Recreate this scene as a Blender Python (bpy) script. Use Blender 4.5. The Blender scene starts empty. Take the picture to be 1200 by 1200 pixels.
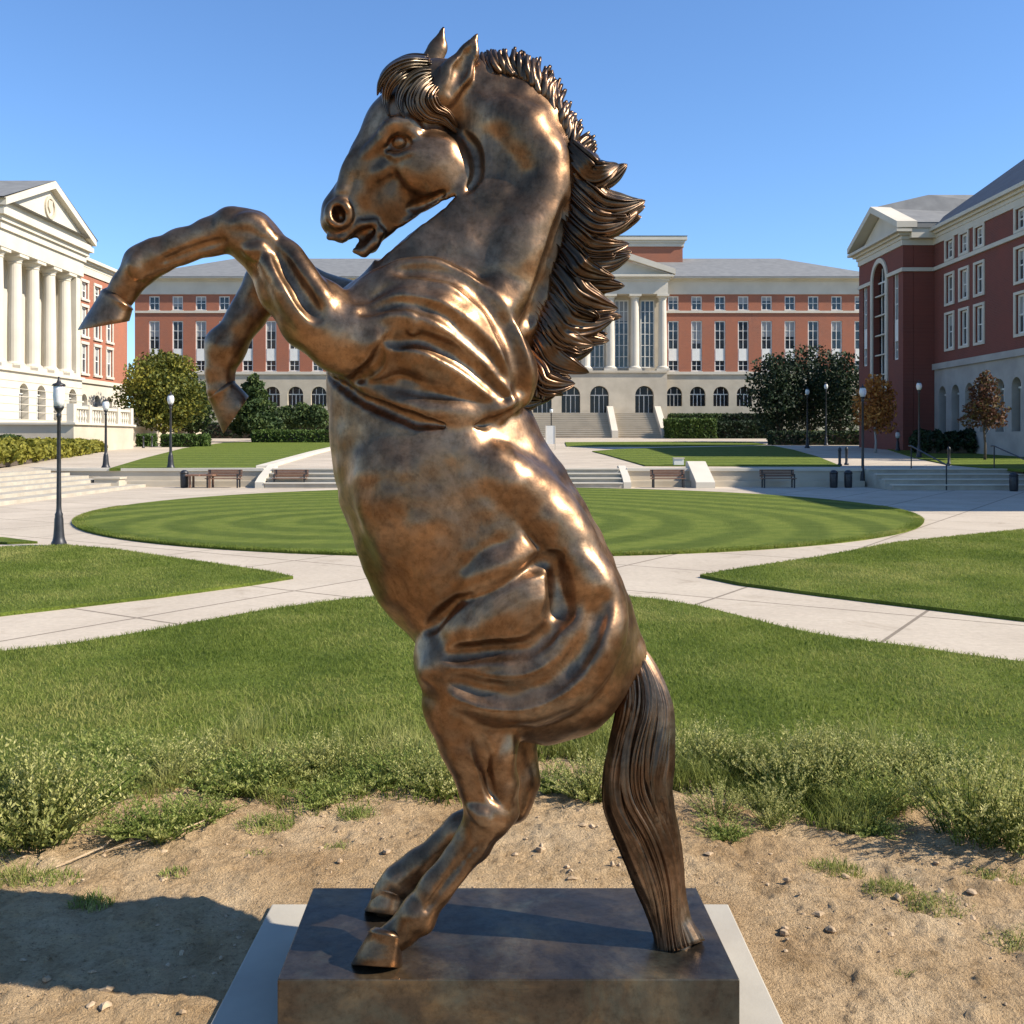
import bpy, math, random
import numpy as np
from mathutils import Vector, Matrix

random.seed(7)
RS = np.random.RandomState(11)
sc = bpy.context.scene
COL = sc.collection
R = math.radians

# ------------------------------------------------------------------ camera, sky, sun, exposure
CAM_H, FPX, HOR = 1.8, 1200.0, 515.0      # eye height, focal length and horizon in photo pixels
cam = bpy.data.objects.new('camera', bpy.data.cameras.new('camera'))
COL.objects.link(cam)
cam.location = (0, 0, CAM_H)
cam.rotation_euler = (R(90), 0, 0)
cam.data.sensor_width = 36
cam.data.lens = 36.0 * FPX / 1200.0
cam.data.shift_y = -(600 - HOR) / 1200.0
cam.data.clip_start = 0.05
cam.data.clip_end = 3000
sc.camera = cam

SUN_EL, SUN_DIR = R(38), Vector((-1.0, 0.25, 0)).normalized()   # way the light travels on the ground
world = bpy.data.worlds.new('World')
sc.world = world
world.use_nodes = True
wn = world.node_tree
sky = wn.nodes.new('ShaderNodeTexSky')
sky.sky_type = 'NISHITA'
sky.sun_disc = False
sky.sun_elevation = SUN_EL
sky.sun_rotation = math.atan2(-SUN_DIR.x, -SUN_DIR.y)
sky.air_density = 1.0
sky.dust_density = 0.0
sky.ozone_density = 8.5
sky.altitude = 0
bg = wn.nodes['Background']
bg.inputs['Strength'].default_value = 0.125
wn.links.new(sky.outputs[0], bg.inputs[0])
sl = bpy.data.lights.new('sun', 'SUN')
sl.energy = 5.0
sl.angle = R(0.55)
sl.color = (1.0, 0.92, 0.80)
sun = bpy.data.objects.new('sun', sl)
COL.objects.link(sun)
d = Vector((SUN_DIR.x * math.cos(SUN_EL), SUN_DIR.y * math.cos(SUN_EL), -math.sin(SUN_EL)))
sun.rotation_euler = d.to_track_quat('-Z', 'Y').to_euler()
sun.location = (30, -10, 30)
sc.view_settings.view_transform = 'Standard'
sc.view_settings.look = 'None'
sc.view_settings.exposure = 0.76
sc.view_settings.gamma = 1.0
sc.cycles.max_bounces = 6
sc.cycles.transparent_max_bounces = 8


# ------------------------------------------------------------------ geometry helpers
def at(px, py, Y):
    """the point that stands Y metres away along the line of sight of a spot measured in the photograph"""
    return Vector(((px - 600) / FPX * Y, Y, CAM_H - (py - HOR) / FPX * Y))


def gp(px, py, z=0.0):
    Y = FPX * (CAM_H - z) / (py - HOR)
    return Vector(((px - 600) / FPX * Y, Y, z))


T_Y, T_Z, T_S = 39.5, 0.65, 0.022           # the upper terrace: front edge, height, slope


def tz(Y):
    return T_Z + T_S * max(0.0, Y - T_Y)


def tp(px, py):
    Y = (CAM_H - T_Z + T_S * T_Y) / (T_S + (py - HOR) / FPX)
    return Vector(((px - 600) / FPX * Y, Y, tz(Y)))


def link(name, me, mat=None, parent=None):
    o = bpy.data.objects.new(name, me)
    COL.objects.link(o)
    if mat is not None:
        me.materials.append(mat)
    if parent is not None:
        o.parent = parent
    return o


def mesh_np(V, F, smooth=False):
    """V (n,3), F (m,k) arrays -> mesh"""
    V = np.asarray(V, dtype=np.float32)
    F = np.asarray(F, dtype=np.int32)
    me = bpy.data.meshes.new('mesh')
    me.vertices.add(len(V))
    me.vertices.foreach_set('co', V.ravel())
    k = F.shape[1]
    me.loops.add(F.size)
    me.loops.foreach_set('vertex_index', F.ravel())
    me.polygons.add(len(F))
    me.polygons.foreach_set('loop_start', np.arange(0, F.size, k, dtype=np.int32))
    me.polygons.foreach_set('use_smooth', np.full(len(F), smooth))
    me.update(calc_edges=True)
    return me


class MB:
    def __init__(s):
        s.V, s.F = [], []

    def face(s, pts):
        n = len(s.V)
        s.V += [tuple(p) for p in pts]
        s.F.append(list(range(n, n + len(pts))))

    def box(s, x0, x1, y0, y1, z0, z1):
        n = len(s.V)
        s.V += [(x0, y0, z0), (x1, y0, z0), (x1, y1, z0), (x0, y1, z0), (x0, y0, z1), (x1, y0, z1), (x1, y1, z1), (x0, y1, z1)]
        for f in ((0, 3, 2, 1), (4, 5, 6, 7), (0, 1, 5, 4), (1, 2, 6, 5), (2, 3, 7, 6), (3, 0, 4, 7)):
            s.F.append([n + i for i in f])

    def prism(s, poly, z0, z1):
        """poly in xy, extruded in z"""
        n, m = len(s.V), len(poly)
        s.V += [(p[0], p[1], z0) for p in poly] + [(p[0], p[1], z1) for p in poly]
        s.F.append([n + i for i in reversed(range(m))])
        s.F.append([n + m + i for i in range(m)])
        for i in range(m):
            j = (i + 1) % m
            s.F.append([n + i, n + j, n + m + j, n + m + i])

    def prism_y(s, poly, y0, y1):
        """poly in xz, extruded in y"""
        n, m = len(s.V), len(poly)
        s.V += [(p[0], y0, p[1]) for p in poly] + [(p[0], y1, p[1]) for p in poly]
        s.F.append([n + i for i in range(m)])
        s.F.append([n + m + i for i in reversed(range(m))])
        for i in range(m):
            j = (i + 1) % m
            s.F.append([n + j, n + i, n + m + i, n + m + j])

    def lathe(s, prof, cx=0, cy=0, seg=14, cap=True):
        n = len(s.V)
        for r, z in prof:
            for k in range(seg):
                a = 2 * math.pi * k / seg
                s.V.append((cx + r * math.cos(a), cy + r * math.sin(a), z))
        for i in range(len(prof) - 1):
            for k in range(seg):
                k2 = (k + 1) % seg
                s.F.append([n + i * seg + k, n + i * seg + k2, n + (i + 1) * seg + k2, n + (i + 1) * seg + k])
        if cap:
            s.F.append([n + k for k in reversed(range(seg))])
            s.F.append([n + (len(prof) - 1) * seg + k for k in range(seg)])

    def tube(s, pts, rad, seg=6):
        n = len(s.V)
        m = len(pts)
        P = [Vector(p) for p in pts]
        for i in range(m):
            t = (P[min(i + 1, m - 1)] - P[max(i - 1, 0)]).normalized()
            a = t.orthogonal().normalized() if i == 0 else (a - t * a.dot(t)).normalized()
            b = t.cross(a)
            r = rad[i] if hasattr(rad, '__len__') else rad
            for k in range(seg):
                w = 2 * math.pi * k / seg
                s.V.append(tuple(P[i] + (a * math.cos(w) + b * math.sin(w)) * r))
        for i in range(m - 1):
            for k in range(seg):
                k2 = (k + 1) % seg
                s.F.append([n + i * seg + k, n + i * seg + k2, n + (i + 1) * seg + k2, n + (i + 1) * seg + k])
        s.F.append([n + k for k in reversed(range(seg))])
        s.F.append([n + (m - 1) * seg + k for k in range(seg)])

    def facade(s, x0, x1, z0, z1, ops, dep, y=0.0):
        """wall face at y with real openings (ox0,ox1,oz0,oz1,arched) whose reveals go dep deep"""
        xs = sorted({x0, x1, *[o[0] for o in ops], *[o[1] for o in ops]})
        zs = sorted({z0, z1, *[o[2] for o in ops], *[o[3] for o in ops]})
        for i in range(len(xs) - 1):
            run = None
            for j in range(len(zs) - 1):
                mx, mz = (xs[i] + xs[i + 1]) / 2, (zs[j] + zs[j + 1]) / 2
                solid = not any(o[0] < mx < o[1] and o[2] < mz < o[3] for o in ops)
                if solid:
                    s.face([(xs[i], y, zs[j]), (xs[i + 1], y, zs[j]), (xs[i + 1], y, zs[j + 1]), (xs[i], y, zs[j + 1])])
        for o in ops:
            a, b, c, e, arch = o
            r = (b - a) / 2
            top = e - r if arch else e
            s.face([(a, y, c), (a, y, top), (a, y + dep, top), (a, y + dep, c)])
            s.face([(b, y, c), (b, y + dep, c), (b, y + dep, top), (b, y, top)])
            s.face([(a, y, c), (a, y + dep, c), (b, y + dep, c), (b, y, c)])
            if arch:
                A = [((a + b) / 2 - r * math.cos(math.pi * k / 10), top + r * math.sin(math.pi * k / 10)) for k in range(11)]
                for (p, q), (u, v) in zip(A[:-1], A[1:]):
                    s.face([(p, y, q), (u, y, v), (u, y, e), (p, y, e)])
                    s.face([(p, y, q), (p, y + dep, q), (u, y + dep, v), (u, y, v)])
            else:
                s.face([(a, y, e), (b, y, e), (b, y + dep, e), (a, y + dep, e)])
        for x in (x0, x1):
            s.face([(x, y, z0), (x, y + dep + .1, z0), (x, y + dep + .1, z1), (x, y, z1)])
        s.face([(x0, y, z1), (x1, y, z1), (x1, y + dep + .1, z1), (x0, y + dep + .1, z1)])

    def mesh(s, smooth=False):
        me = bpy.data.meshes.new('mesh')
        me.from_pydata(s.V, [], s.F)
        me.update()
        if smooth:
            me.polygons.foreach_set('use_smooth', np.full(len(s.F), True))
        return me

    def build(s, name, mat, parent=None, smooth=False):
        return link(name, s.mesh(smooth), mat, parent)


def tag(o, label=None, cat=None, group=None, kind=None):
    if label: o['label'] = label
    if cat: o['category'] = cat
    if group: o['group'] = group
    if kind: o['kind'] = kind
    return o


def thing(name, loc, label, cat, rz=0.0, group=None):
    o = bpy.data.objects.new(name, None)
    COL.objects.link(o)
    o.empty_display_size = .2
    o.location = loc
    o.rotation_euler = (0, 0, rz)
    return tag(o, label, cat, group)


def dup(root, loc, rz, label, group=None, scale=None):
    r = root.copy()
    COL.objects.link(r)
    r.location = loc
    r.rotation_euler = (0, 0, rz)
    if scale: r.scale = scale
    r['label'] = label
    if group: r['group'] = group
    for ch in list(root.children):
        c = ch.copy(); COL.objects.link(c); c.parent = r
        for g in list(ch.children):
            e = g.copy(); COL.objects.link(e); e.parent = c
    return r


# ------------------------------------------------------------------ materials
def nd(nt, t, **kw):
    n = nt.nodes.new(t)
    for k, v in kw.items():
        if k in n.inputs: n.inputs[k].default_value = v
        else: setattr(n, k, v)
    return n


def ramp(nt, fac, stops):
    r = nt.nodes.new('ShaderNodeValToRGB')
    el = r.color_ramp.elements
    while len(el) < len(stops): el.new(0.5)
    for e, (p, c) in zip(el, stops):
        e.position = p
        e.color = (*c, 1) if len(c) == 3 else c
    nt.links.new(fac, r.inputs[0])
    return r.outputs[0]


def mixc(nt, fac, a, b, mode='MIX'):
    m = nt.nodes.new('ShaderNodeMix')
    m.data_type = 'RGBA'
    m.blend_type = mode
    for sock, v in ((m.inputs[0], fac), (m.inputs[6], a), (m.inputs[7], b)):
        if hasattr(v, 'links'): nt.links.new(v, sock)
        else: sock.default_value = v if not isinstance(v, tuple) or len(v) == 4 else (*v, 1)
    return m.outputs[2]


def newmat(name):
    m = bpy.data.materials.new(name)
    m.use_nodes = True
    return m, m.node_tree, m.node_tree.nodes['Principled BSDF']


def noise(nt, co, scale, detail=4, rough=.55, dist=0.0):
    n = nd(nt, 'ShaderNodeTexNoise', Scale=scale, Detail=detail, Roughness=rough, Distortion=dist)
    nt.links.new(co, n.inputs['Vector'])
    return n.outputs['Fac']


def bump(nt, bs, h, strength, dist):
    b = nd(nt, 'ShaderNodeBump', Strength=strength, Distance=dist)
    nt.links.new(h, b.inputs['Height'])
    nt.links.new(b.outputs[0], bs.inputs['Normal'])
    return b


def pbr(name, c1, c2, scale=3.0, rough=.8, metal=0.0, bscale=None, bstr=.3, bdist=.01, c3=None, s3=.3):
    m, nt, bs = newmat(name)
    co = nd(nt, 'ShaderNodeTexCoord').outputs['Object']
    col = ramp(nt, noise(nt, co, scale), [(.32, c1), (.68, c2)])
    if c3:
        f = ramp(nt, noise(nt, co, s3, 5, .6), [(.45, (0, 0, 0)), (.7, (1, 1, 1))])
        col = mixc(nt, f, col, c3)
    nt.links.new(col, bs.inputs['Base Color'])
    bs.inputs['Roughness'].default_value = rough
    bs.inputs['Metallic'].default_value = metal
    if bscale: bump(nt, bs, noise(nt, co, bscale, 6, .6), bstr, bdist)
    return m


M = {}
M['stone'] = pbr('limestone', (.42, .36, .27), (.52, .45, .34), .8, .85, bscale=4, bstr=.2)
M['cream'] = pbr('cream_trim', (.51, .46, .37), (.59, .535, .435), .6, .8, bscale=6, bstr=.15)
M['shade_stone'] = pbr('shaded_limestone', (.30, .28, .25), (.40, .37, .33), .8, .85, bscale=4, bstr=.2)  # limestone with shade put into its colour, for the right building's base
M['white'] = pbr('white_paint', (.66, .64, .58), (.74, .72, .66), 2, .6)
M['roof'] = pbr('grey_slate', (.15, .15, .145), (.20, .20, .19), 1.5, .75, bscale=3)
M['roof_dark'] = pbr('dark_slate', (.05, .055, .065), (.08, .085, .095), 1.5, .7)
M['cast'] = pbr('black_iron', (.012, .012, .014), (.025, .025, .028), 9, .45)
M['wood'] = pbr('bench_wood', (.16, .08, .05), (.22, .12, .07), 8, .6)
M['concrete'] = pbr('concrete', (.35, .315, .25), (.44, .395, .31), 2.5, .85, bscale=30, bstr=.25, bdist=.004, c3=(.33, .285, .22), s3=1.2)
M['bark'] = pbr('bark', (.06, .045, .03), (.12, .09, .065), 9, .9, bscale=20, bstr=.5, bdist=.02)
M['pale_bark'] = pbr('pale_bark', (.30, .28, .25), (.40, .38, .34), 9, .8)


def mat_brick(name, c1, c2, c3, mortar):
    m, nt, bs = newmat(name)
    tc = nd(nt, 'ShaderNodeTexCoord').outputs['Object']
    mp = nd(nt, 'ShaderNodeMapping')
    mp.inputs['Rotation'].default_value = (R(90), 0, 0)
    nt.links.new(tc, mp.inputs[0])
    b = nd(nt, 'ShaderNodeTexBrick', Scale=1.0)
    b.inputs['Brick Width'].default_value = .24
    b.inputs['Row Height'].default_value = .085
    b.inputs['Mortar Size'].default_value = .011
    b.inputs['Color1'].default_value = (*c1, 1)
    b.inputs['Color2'].default_value = (*c2, 1)
    b.inputs['Mortar'].default_value = (*mortar, 1)
    nt.links.new(mp.outputs[0], b.inputs['Vector'])
    f = ramp(nt, noise(nt, tc, .5, 5, .65), [(.3, (0, 0, 0)), (.7, (1, 1, 1))])
    nt.links.new(mixc(nt, f, b.outputs['Color'], c3), bs.inputs['Base Color'])
    bs.inputs['Roughness'].default_value = .88
    return m


M['brick'] = mat_brick('red_brick', (.31, .092, .045), (.225, .060, .03), (.35, .12, .062), (.32, .20, .14))
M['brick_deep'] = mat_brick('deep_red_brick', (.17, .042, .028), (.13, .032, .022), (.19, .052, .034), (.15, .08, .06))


def mat_glass():
    m, nt, bs = newmat('window_glass')
    co = nd(nt, 'ShaderNodeTexCoord').outputs['Object']
    nt.links.new(ramp(nt, noise(nt, co, 1.3, 2), [(.35, (.012, .016, .02)), (.65, (.05, .06, .065))]), bs.inputs['Base Color'])
    bs.inputs['Roughness'].default_value = .12
    bs.inputs['IOR'].default_value = 1.6
    bump(nt, bs, noise(nt, co, .9, 1), .12, .05)
    return m


M['glass'] = mat_glass()
M['dark_glass'] = pbr('shadowy_glass', (.010, .011, .012), (.022, .023, .024), 1.2, .25)
M['sky_pane'] = pbr('sky_toned_pane', (.20, .20, .19), (.34, .33, .31), .7, .35)  # pale upper part of a pane, sky reflection put into the colour


def mat_globe():
    m, nt, bs = newmat('lamp_globe')
    bs.inputs['Base Color'].default_value = (.64, .64, .62, 1)
    bs.inputs['Roughness'].default_value = .25
    bs.inputs['Subsurface Weight'].default_value = .2
    return m


M['globe'] = mat_globe()


def mat_foliage(name, dark, mid, light, scale=1.2, trans=.25):
    m, nt, bs = newmat(name)
    co = nd(nt, 'ShaderNodeTexCoord').outputs['Object']
    a = nd(nt, 'ShaderNodeAttribute', attribute_name='rnd').outputs['Fac']
    f1 = noise(nt, co, scale, 3)
    mth = nd(nt, 'ShaderNodeMath', operation='MULTIPLY_ADD')
    nt.links.new(a, mth.inputs[0]); mth.inputs[1].default_value = .45
    nt.links.new(f1, mth.inputs[2])
    c = ramp(nt, mth.outputs[0], [(.42, dark), (.70, mid), (.98, light)])
    nt.links.new(c, bs.inputs['Base Color'])
    bs.inputs['Roughness'].default_value = .65
    bs.inputs['Specular IOR Level'].default_value = .25
    t = nd(nt, 'ShaderNodeBsdfTranslucent')
    nt.links.new(c, t.inputs[0])
    mx = nd(nt, 'ShaderNodeMixShader'); mx.inputs[0].default_value = trans
    nt.links.new(bs.outputs[0], mx.inputs[1]); nt.links.new(t.outputs[0], mx.inputs[2])
    nt.links.new(mx.outputs[0], nt.nodes['Material Output'].inputs['Surface'])
    return m


M['leaf_olive'] = mat_foliage('olive_leaves', (.035, .05, .010), (.10, .115, .020), (.26, .235, .035), .4)
M['leaf_green'] = mat_foliage('green_leaves', (.02, .04, .014), (.05, .085, .026), (.10, .13, .035), .7)
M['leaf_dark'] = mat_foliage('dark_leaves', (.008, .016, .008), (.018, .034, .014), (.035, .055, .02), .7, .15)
M['leaf_orange'] = mat_foliage('orange_leaves', (.20, .065, .018), (.44, .17, .04), (.60, .29, .07), .9)
M['leaf_red'] = mat_foliage('russet_leaves', (.07, .03, .018), (.13, .055, .03), (.10, .09, .03), .9)
M['leaf_yellow'] = mat_foliage('yellow_green_leaves', (.07, .085, .012), (.19, .18, .025), (.30, .27, .04), 1.0)
M['leaf_hedge'] = mat_foliage('hedge_leaves', (.02, .045, .01), (.06, .10, .02), (.10, .15, .03), 1.0)
M['grass'] = mat_foliage('lawn_blades', (.090, .135, .018), (.185, .232, .038), (.40, .375, .115), .55, .48)
M['grass_rough'] = mat_foliage('rough_blades', (.11, .14, .026), (.25, .27, .065), (.46, .42, .16), 1.2, .42)
M['sage'] = mat_foliage('sage_leaves', (.13, .155, .038), (.35, .355, .100), (.62, .57, .23), 4.0, .40)
M['weed'] = mat_foliage('weed_leaves', (.085, .135, .022), (.22, .27, .055), (.44, .43, .14), 4.0, .40)


def mat_turf(name, rings=None, stripe=None):
    m, nt, bs = newmat(name)
    co = nd(nt, 'ShaderNodeTexCoord').outputs['Object']
    base = ramp(nt, noise(nt, co, 2.2, 6, .7), [(.3, (.085, .125, .016)), (.7, (.155, .19, .034))])
    fine = ramp(nt, noise(nt, co, 38, 4, .7), [(.3, (.55, .55, .5)), (.7, (1.35, 1.35, 1.2))])
    c = mixc(nt, 1.0, base, fine, 'MULTIPLY')
    if rings:
        mp = nd(nt, 'ShaderNodeMapping')
        mp.inputs['Location'].default_value = (rings[0], rings[1], 0)
        nt.links.new(co, mp.inputs[0])
        mixf = ramp(nt, noise(nt, co, .16, 3), [(.35, (.5, .5, .5)), (.65, (.95, .95, .95))])
        w = nd(nt, 'ShaderNodeTexWave', wave_type='RINGS', rings_direction='Z')
        w.inputs['Scale'].default_value = rings[2]
        w.inputs['Distortion'].default_value = 3.0
        w.inputs['Detail'].default_value = 2
        w.inputs['Detail Scale'].default_value = .5
        nt.links.new(mp.outputs[0], w.inputs[0])
        st = ramp(nt, w.outputs['Fac'], [(.25, (.72, .76, .7)), (.75, (1.3, 1.22, 1.3))])
        c = mixc(nt, mixf, c, st, 'MULTIPLY')
    if stripe:
        w = nd(nt, 'ShaderNodeTexWave', wave_type='BANDS', bands_direction=stripe[0])
        w.inputs['Scale'].default_value = stripe[1]
        w.inputs['Distortion'].default_value = 1.0
        w.inputs['Detail'].default_value = 1
        nt.links.new(co, w.inputs[0])
        st = ramp(nt, w.outputs['Fac'], [(.2, (.82, .84, .8)), (.8, (1.15, 1.12, 1.15))])
        c = mixc(nt, .8, c, st, 'MULTIPLY')
    nt.links.new(c, bs.inputs['Base Color'])
    bs.inputs['Roughness'].default_value = .9
    bs.inputs['Specular IOR Level'].default_value = .15
    bump(nt, bs, noise(nt, co, 30, 5, .75), .9, .05)
    return m


M['turf'] = mat_turf('turf', stripe=('X', .22))
M['turf_oval'] = mat_turf('turf_oval', rings=(3.0, -22.0, .24))
M['turf_upper'] = mat_turf('turf_upper', stripe=('Y', .12))


def mat_paving():
    m, nt, bs = newmat('paving')
    co = nd(nt, 'ShaderNodeTexCoord').outputs['Object']
    c = ramp(nt, noise(nt, co, .45, 6, .65), [(.3, (.43, .355, .265)), (.7, (.54, .455, .345))])
    f = ramp(nt, noise(nt, co, 14, 5, .7), [(.3, (.86, .86, .86)), (.7, (1.08, 1.08, 1.08))])
    c = mixc(nt, 1.0, c, f, 'MULTIPLY')
    b = nd(nt, 'ShaderNodeTexBrick', Scale=1.0)
    b.offset = 0.0
    b.inputs['Brick Width'].default_value = 2.2
    b.inputs['Row Height'].default_value = 2.2
    b.inputs['Mortar Size'].default_value = .02
    b.inputs['Color1'].default_value = (1, 1, 1, 1)
    b.inputs['Color2'].default_value = (.93, .93, .92, 1)
    b.inputs['Mortar'].default_value = (.42, .40, .37, 1)
    mp = nd(nt, 'ShaderNodeMapping')
    mp.inputs['Rotation'].default_value = (0, 0, R(33))
    nt.links.new(co, mp.inputs[0])
    nt.links.new(mp.outputs[0], b.inputs['Vector'])
    c = mixc(nt, 1.0, c, b.outputs['Color'], 'MULTIPLY')
    sf = ramp(nt, noise(nt, co, 1.1, 9, .72, .5), [(.56, (1, 1, 1)), (.72, (.72, .69, .65))])
    c = mixc(nt, 1.0, c, sf, 'MULTIPLY')
    nt.links.new(c, bs.inputs['Base Color'])
    bs.inputs['Roughness'].default_value = .85
    bump(nt, bs, noise(nt, co, 40, 5), .25, .01)
    return m


M['paving'] = mat_paving()


def mat_dirt():
    m, nt, bs = newmat('dirt')
    co = nd(nt, 'ShaderNodeTexCoord').outputs['Object']
    c = ramp(nt, noise(nt, co, 1.7, 8, .68), [(.28, (.37, .235, .115)), (.5, (.54, .375, .205)), (.74, (.65, .49, .30))])
    f = ramp(nt, noise(nt, co, 55, 8, .8), [(.36, (.45, .42, .38)), (.46, (.95, .95, .95)), (.75, (1.18, 1.18, 1.18))])
    c = mixc(nt, .9, c, f, 'MULTIPLY')
    f2 = ramp(nt, noise(nt, co, 7, 6, .7), [(.32, (.72, .68, .62)), (.5, (1, 1, 1)), (.7, (1.08, 1.08, 1.08))])
    c = mixc(nt, 1.0, c, f2, 'MULTIPLY')
    vo = nd(nt, 'ShaderNodeTexVoronoi', Scale=60.0)
    nt.links.new(co, vo.inputs['Vector'])
    f3 = ramp(nt, vo.outputs['Distance'], [(.10, (.5, .46, .42)), (.2, (1, 1, 1))])
    fm = ramp(nt, noise(nt, co, 3.5, 5, .7), [(.48, (0, 0, 0)), (.6, (1, 1, 1))])
    c = mixc(nt, fm, c, mixc(nt, 1.0, c, f3, 'MULTIPLY'))
    nt.links.new(c, bs.inputs['Base Color'])
    bs.inputs['Roughness'].default_value = .95
    bs.inputs['Specular IOR Level'].default_value = .1
    h = nd(nt, 'ShaderNodeMath', operation='MULTIPLY_ADD')
    nt.links.new(noise(nt, co, 16, 8, .75), h.inputs[0]); h.inputs[1].default_value = 1.0
    nt.links.new(noise(nt, co, 90, 4, .7), h.inputs[2])
    bump(nt, bs, h.outputs[0], .9, .035)
    return m


M['dirt'] = mat_dirt()


def mat_bronze(name, dark, mid, light, r0, r1, grain=1.0, bst=.25, metal=(.96, .60)):
    """patinated bronze: polished metal where the patina has worn off, duller brown and greenish skin elsewhere"""
    m, nt, bs = newmat(name)
    co = nd(nt, 'ShaderNodeTexCoord').outputs['Object']
    n1 = noise(nt, co, 3.0 * grain, 8, .66, 1.0)
    c = ramp(nt, n1, [(.30, dark), (.50, mid), (.70, light)])
    n2 = noise(nt, co, 4.3 * grain, 7, .68, .6)
    g = ramp(nt, n2, [(.50, (0, 0, 0)), (.70, (1, 1, 1))])
    gm = nd(nt, 'ShaderNodeMath', operation='MULTIPLY'); gm.inputs[1].default_value = .44
    nt.links.new(g, gm.inputs[0])
    c = mixc(nt, gm.outputs[0], c, (.085, .100, .072))
    mp = nd(nt, 'ShaderNodeMapping')
    mp.inputs['Scale'].default_value = (1, 1, .16)
    nt.links.new(co, mp.inputs[0])
    run = ramp(nt, noise(nt, mp.outputs[0], 16 * grain, 6, .7, .3), [(.56, (0, 0, 0)), (.74, (.42, .42, .42))])
    c = mixc(nt, run, c, (.080, .096, .072))
    sp = ramp(nt, noise(nt, co, 42 * grain, 5, .7), [(.34, (.62, .60, .58)), (.52, (1, 1, 1)), (.72, (1.2, 1.15, 1.1))])
    c = mixc(nt, .8, c, sp, 'MULTIPLY')
    nt.links.new(c, bs.inputs['Base Color'])
    mm = nd(nt, 'ShaderNodeMapRange')
    nt.links.new(g, mm.inputs[0]); mm.inputs[3].default_value = metal[0]; mm.inputs[4].default_value = metal[1]
    nt.links.new(mm.outputs[0], bs.inputs['Metallic'])
    mr = nd(nt, 'ShaderNodeMapRange')
    nt.links.new(noise(nt, co, 8 * grain, 8, .7), mr.inputs[0])
    mr.inputs[1].default_value = .3; mr.inputs[2].default_value = .7
    mr.inputs[3].default_value = r0; mr.inputs[4].default_value = r1
    nt.links.new(mr.outputs[0], bs.inputs['Roughness'])
    h = nd(nt, 'ShaderNodeMath', operation='MULTIPLY_ADD')
    nt.links.new(noise(nt, co, 70, 6, .65), h.inputs[0]); h.inputs[1].default_value = .16
    nt.links.new(noise(nt, co, 13, 4, .55, .4), h.inputs[2])
    bump(nt, bs, h.outputs[0], bst, .012)
    return m


M['bronze'] = mat_bronze('bronze', (.082, .054, .034), (.215, .122, .064), (.44, .262, .142), .27, .46, 1.0, .16, (.94, .68))
M['bronze_hair'] = mat_bronze('bronze_hair', (.050, .036, .025), (.125, .076, .046), (.29, .18, .11), .24, .42, 1.0, .14, (.94, .7))
M['bronze_plate'] = mat_bronze('bronze_plate', (.038, .032, .026), (.085, .062, .042), (.20, .130, .066), .28, .46, .8, .12, (.78, .42))
# ------------------------------------------------------------------ the ground, plaza, terrace and lawns
def sheet(name, poly, z, mat, cut=None):
    b = MB()
    b.face([(p[0], p[1], (p[2] if len(p) > 2 else 0) + z) for p in poly])
    return tag(b.build(name, mat), kind='structure')


def slab(name, poly, z0, z1, mat):
    """lawn slab with a real edge; each point carries its own ground height"""
    b = MB()
    n = len(poly)
    b.face([(p[0], p[1], p[2] + z1) for p in poly])
    for i in range(n):
        p, q = poly[i], poly[(i + 1) % n]
        b.face([(p[0], p[1], p[2] + z0), (q[0], q[1], q[2] + z0), (q[0], q[1], q[2] + z1), (p[0], p[1], p[2] + z1)])
    return tag(b.build(name, mat), kind='structure')


b = MB(); b.face([(-700, -700, -.12), (700, -700, -.12), (700, 900, -.12), (-700, 900, -.12)])
tag(b.build('ground', M['turf']), kind='structure')
sheet('plaza', [(-60, 6.8), (60, 6.8), (60, T_Y + .2), (-60, T_Y + .2)], 0.0, M['paving'])

# upper terrace: a gently rising paved slope behind the low wall, and its wings over the side steps
b = MB()
b.face([(-60, T_Y, T_Z), (60, T_Y, T_Z), (60, 125, tz(125)), (-60, 125, tz(125))])
b.face([(-60, 20, T_Z), (-18.0, 20, T_Z), (-18.0, T_Y, T_Z), (-60, T_Y, T_Z)])
b.face([(-60, 20, -.02), (-18.0, 20, -.02), (-18.0, 20, T_Z), (-60, 20, T_Z)])
b.face([(-18.0, 20, -.02), (-18.0, T_Y, -.02), (-18.0, T_Y, T_Z), (-18.0, 20, T_Z)])
b.face([(20.4, 33.5, T_Z), (60, 33.5, T_Z), (60, T_Y, T_Z), (20.4, T_Y, T_Z)])
b.face([(20.4, 33.5, -.02), (60, 33.5, -.02), (60, 33.5, T_Z), (20.4, 33.5, T_Z)])
tag(b.build('terrace', M['paving']), kind='structure')


def smooth_poly(pts, n=8):
    """Catmull-Rom through 2D/3D points, open"""
    P = [Vector(p) for p in pts]
    P = [P[0] * 2 - P[1]] + P + [P[-1] * 2 - P[-2]]
    out = []
    for i in range(1, len(P) - 2):
        for k in range(n):
            t = k / n
            a, b_, c, d_ = P[i - 1], P[i], P[i + 1], P[i + 2]
            out.append(.5 * ((2 * b_) + (c - a) * t + (2 * a - 5 * b_ + 4 * c - d_) * t * t + (3 * b_ - a - 3 * c + d_) * t ** 3))
    out.append(P[-2])
    return out


# near edge line of the dirt, far edge line of the near lawn
NEAR_FAR = [(-9.5, 5.2), (-7.2, 6.75), (-4.32, 8.64), (-3.6, 9.3), (-2.7, 10.6), (-2.2, 11.15), (-1.66, 11.6), (-.6, 11.9), (.5, 11.9), (1.36, 11.65), (2.0, 11.0), (2.75, 9.5), (3.5, 8.8), (4.12, 8.24), (6.6, 6.5), (9.5, 4.7)]
far_edge = smooth_poly([(x, y, 0) for x, y in NEAR_FAR], 5)


def far_y(x):
    return np.interp(x, [p.x for p in far_edge], [p.y for p in far_edge])


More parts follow.
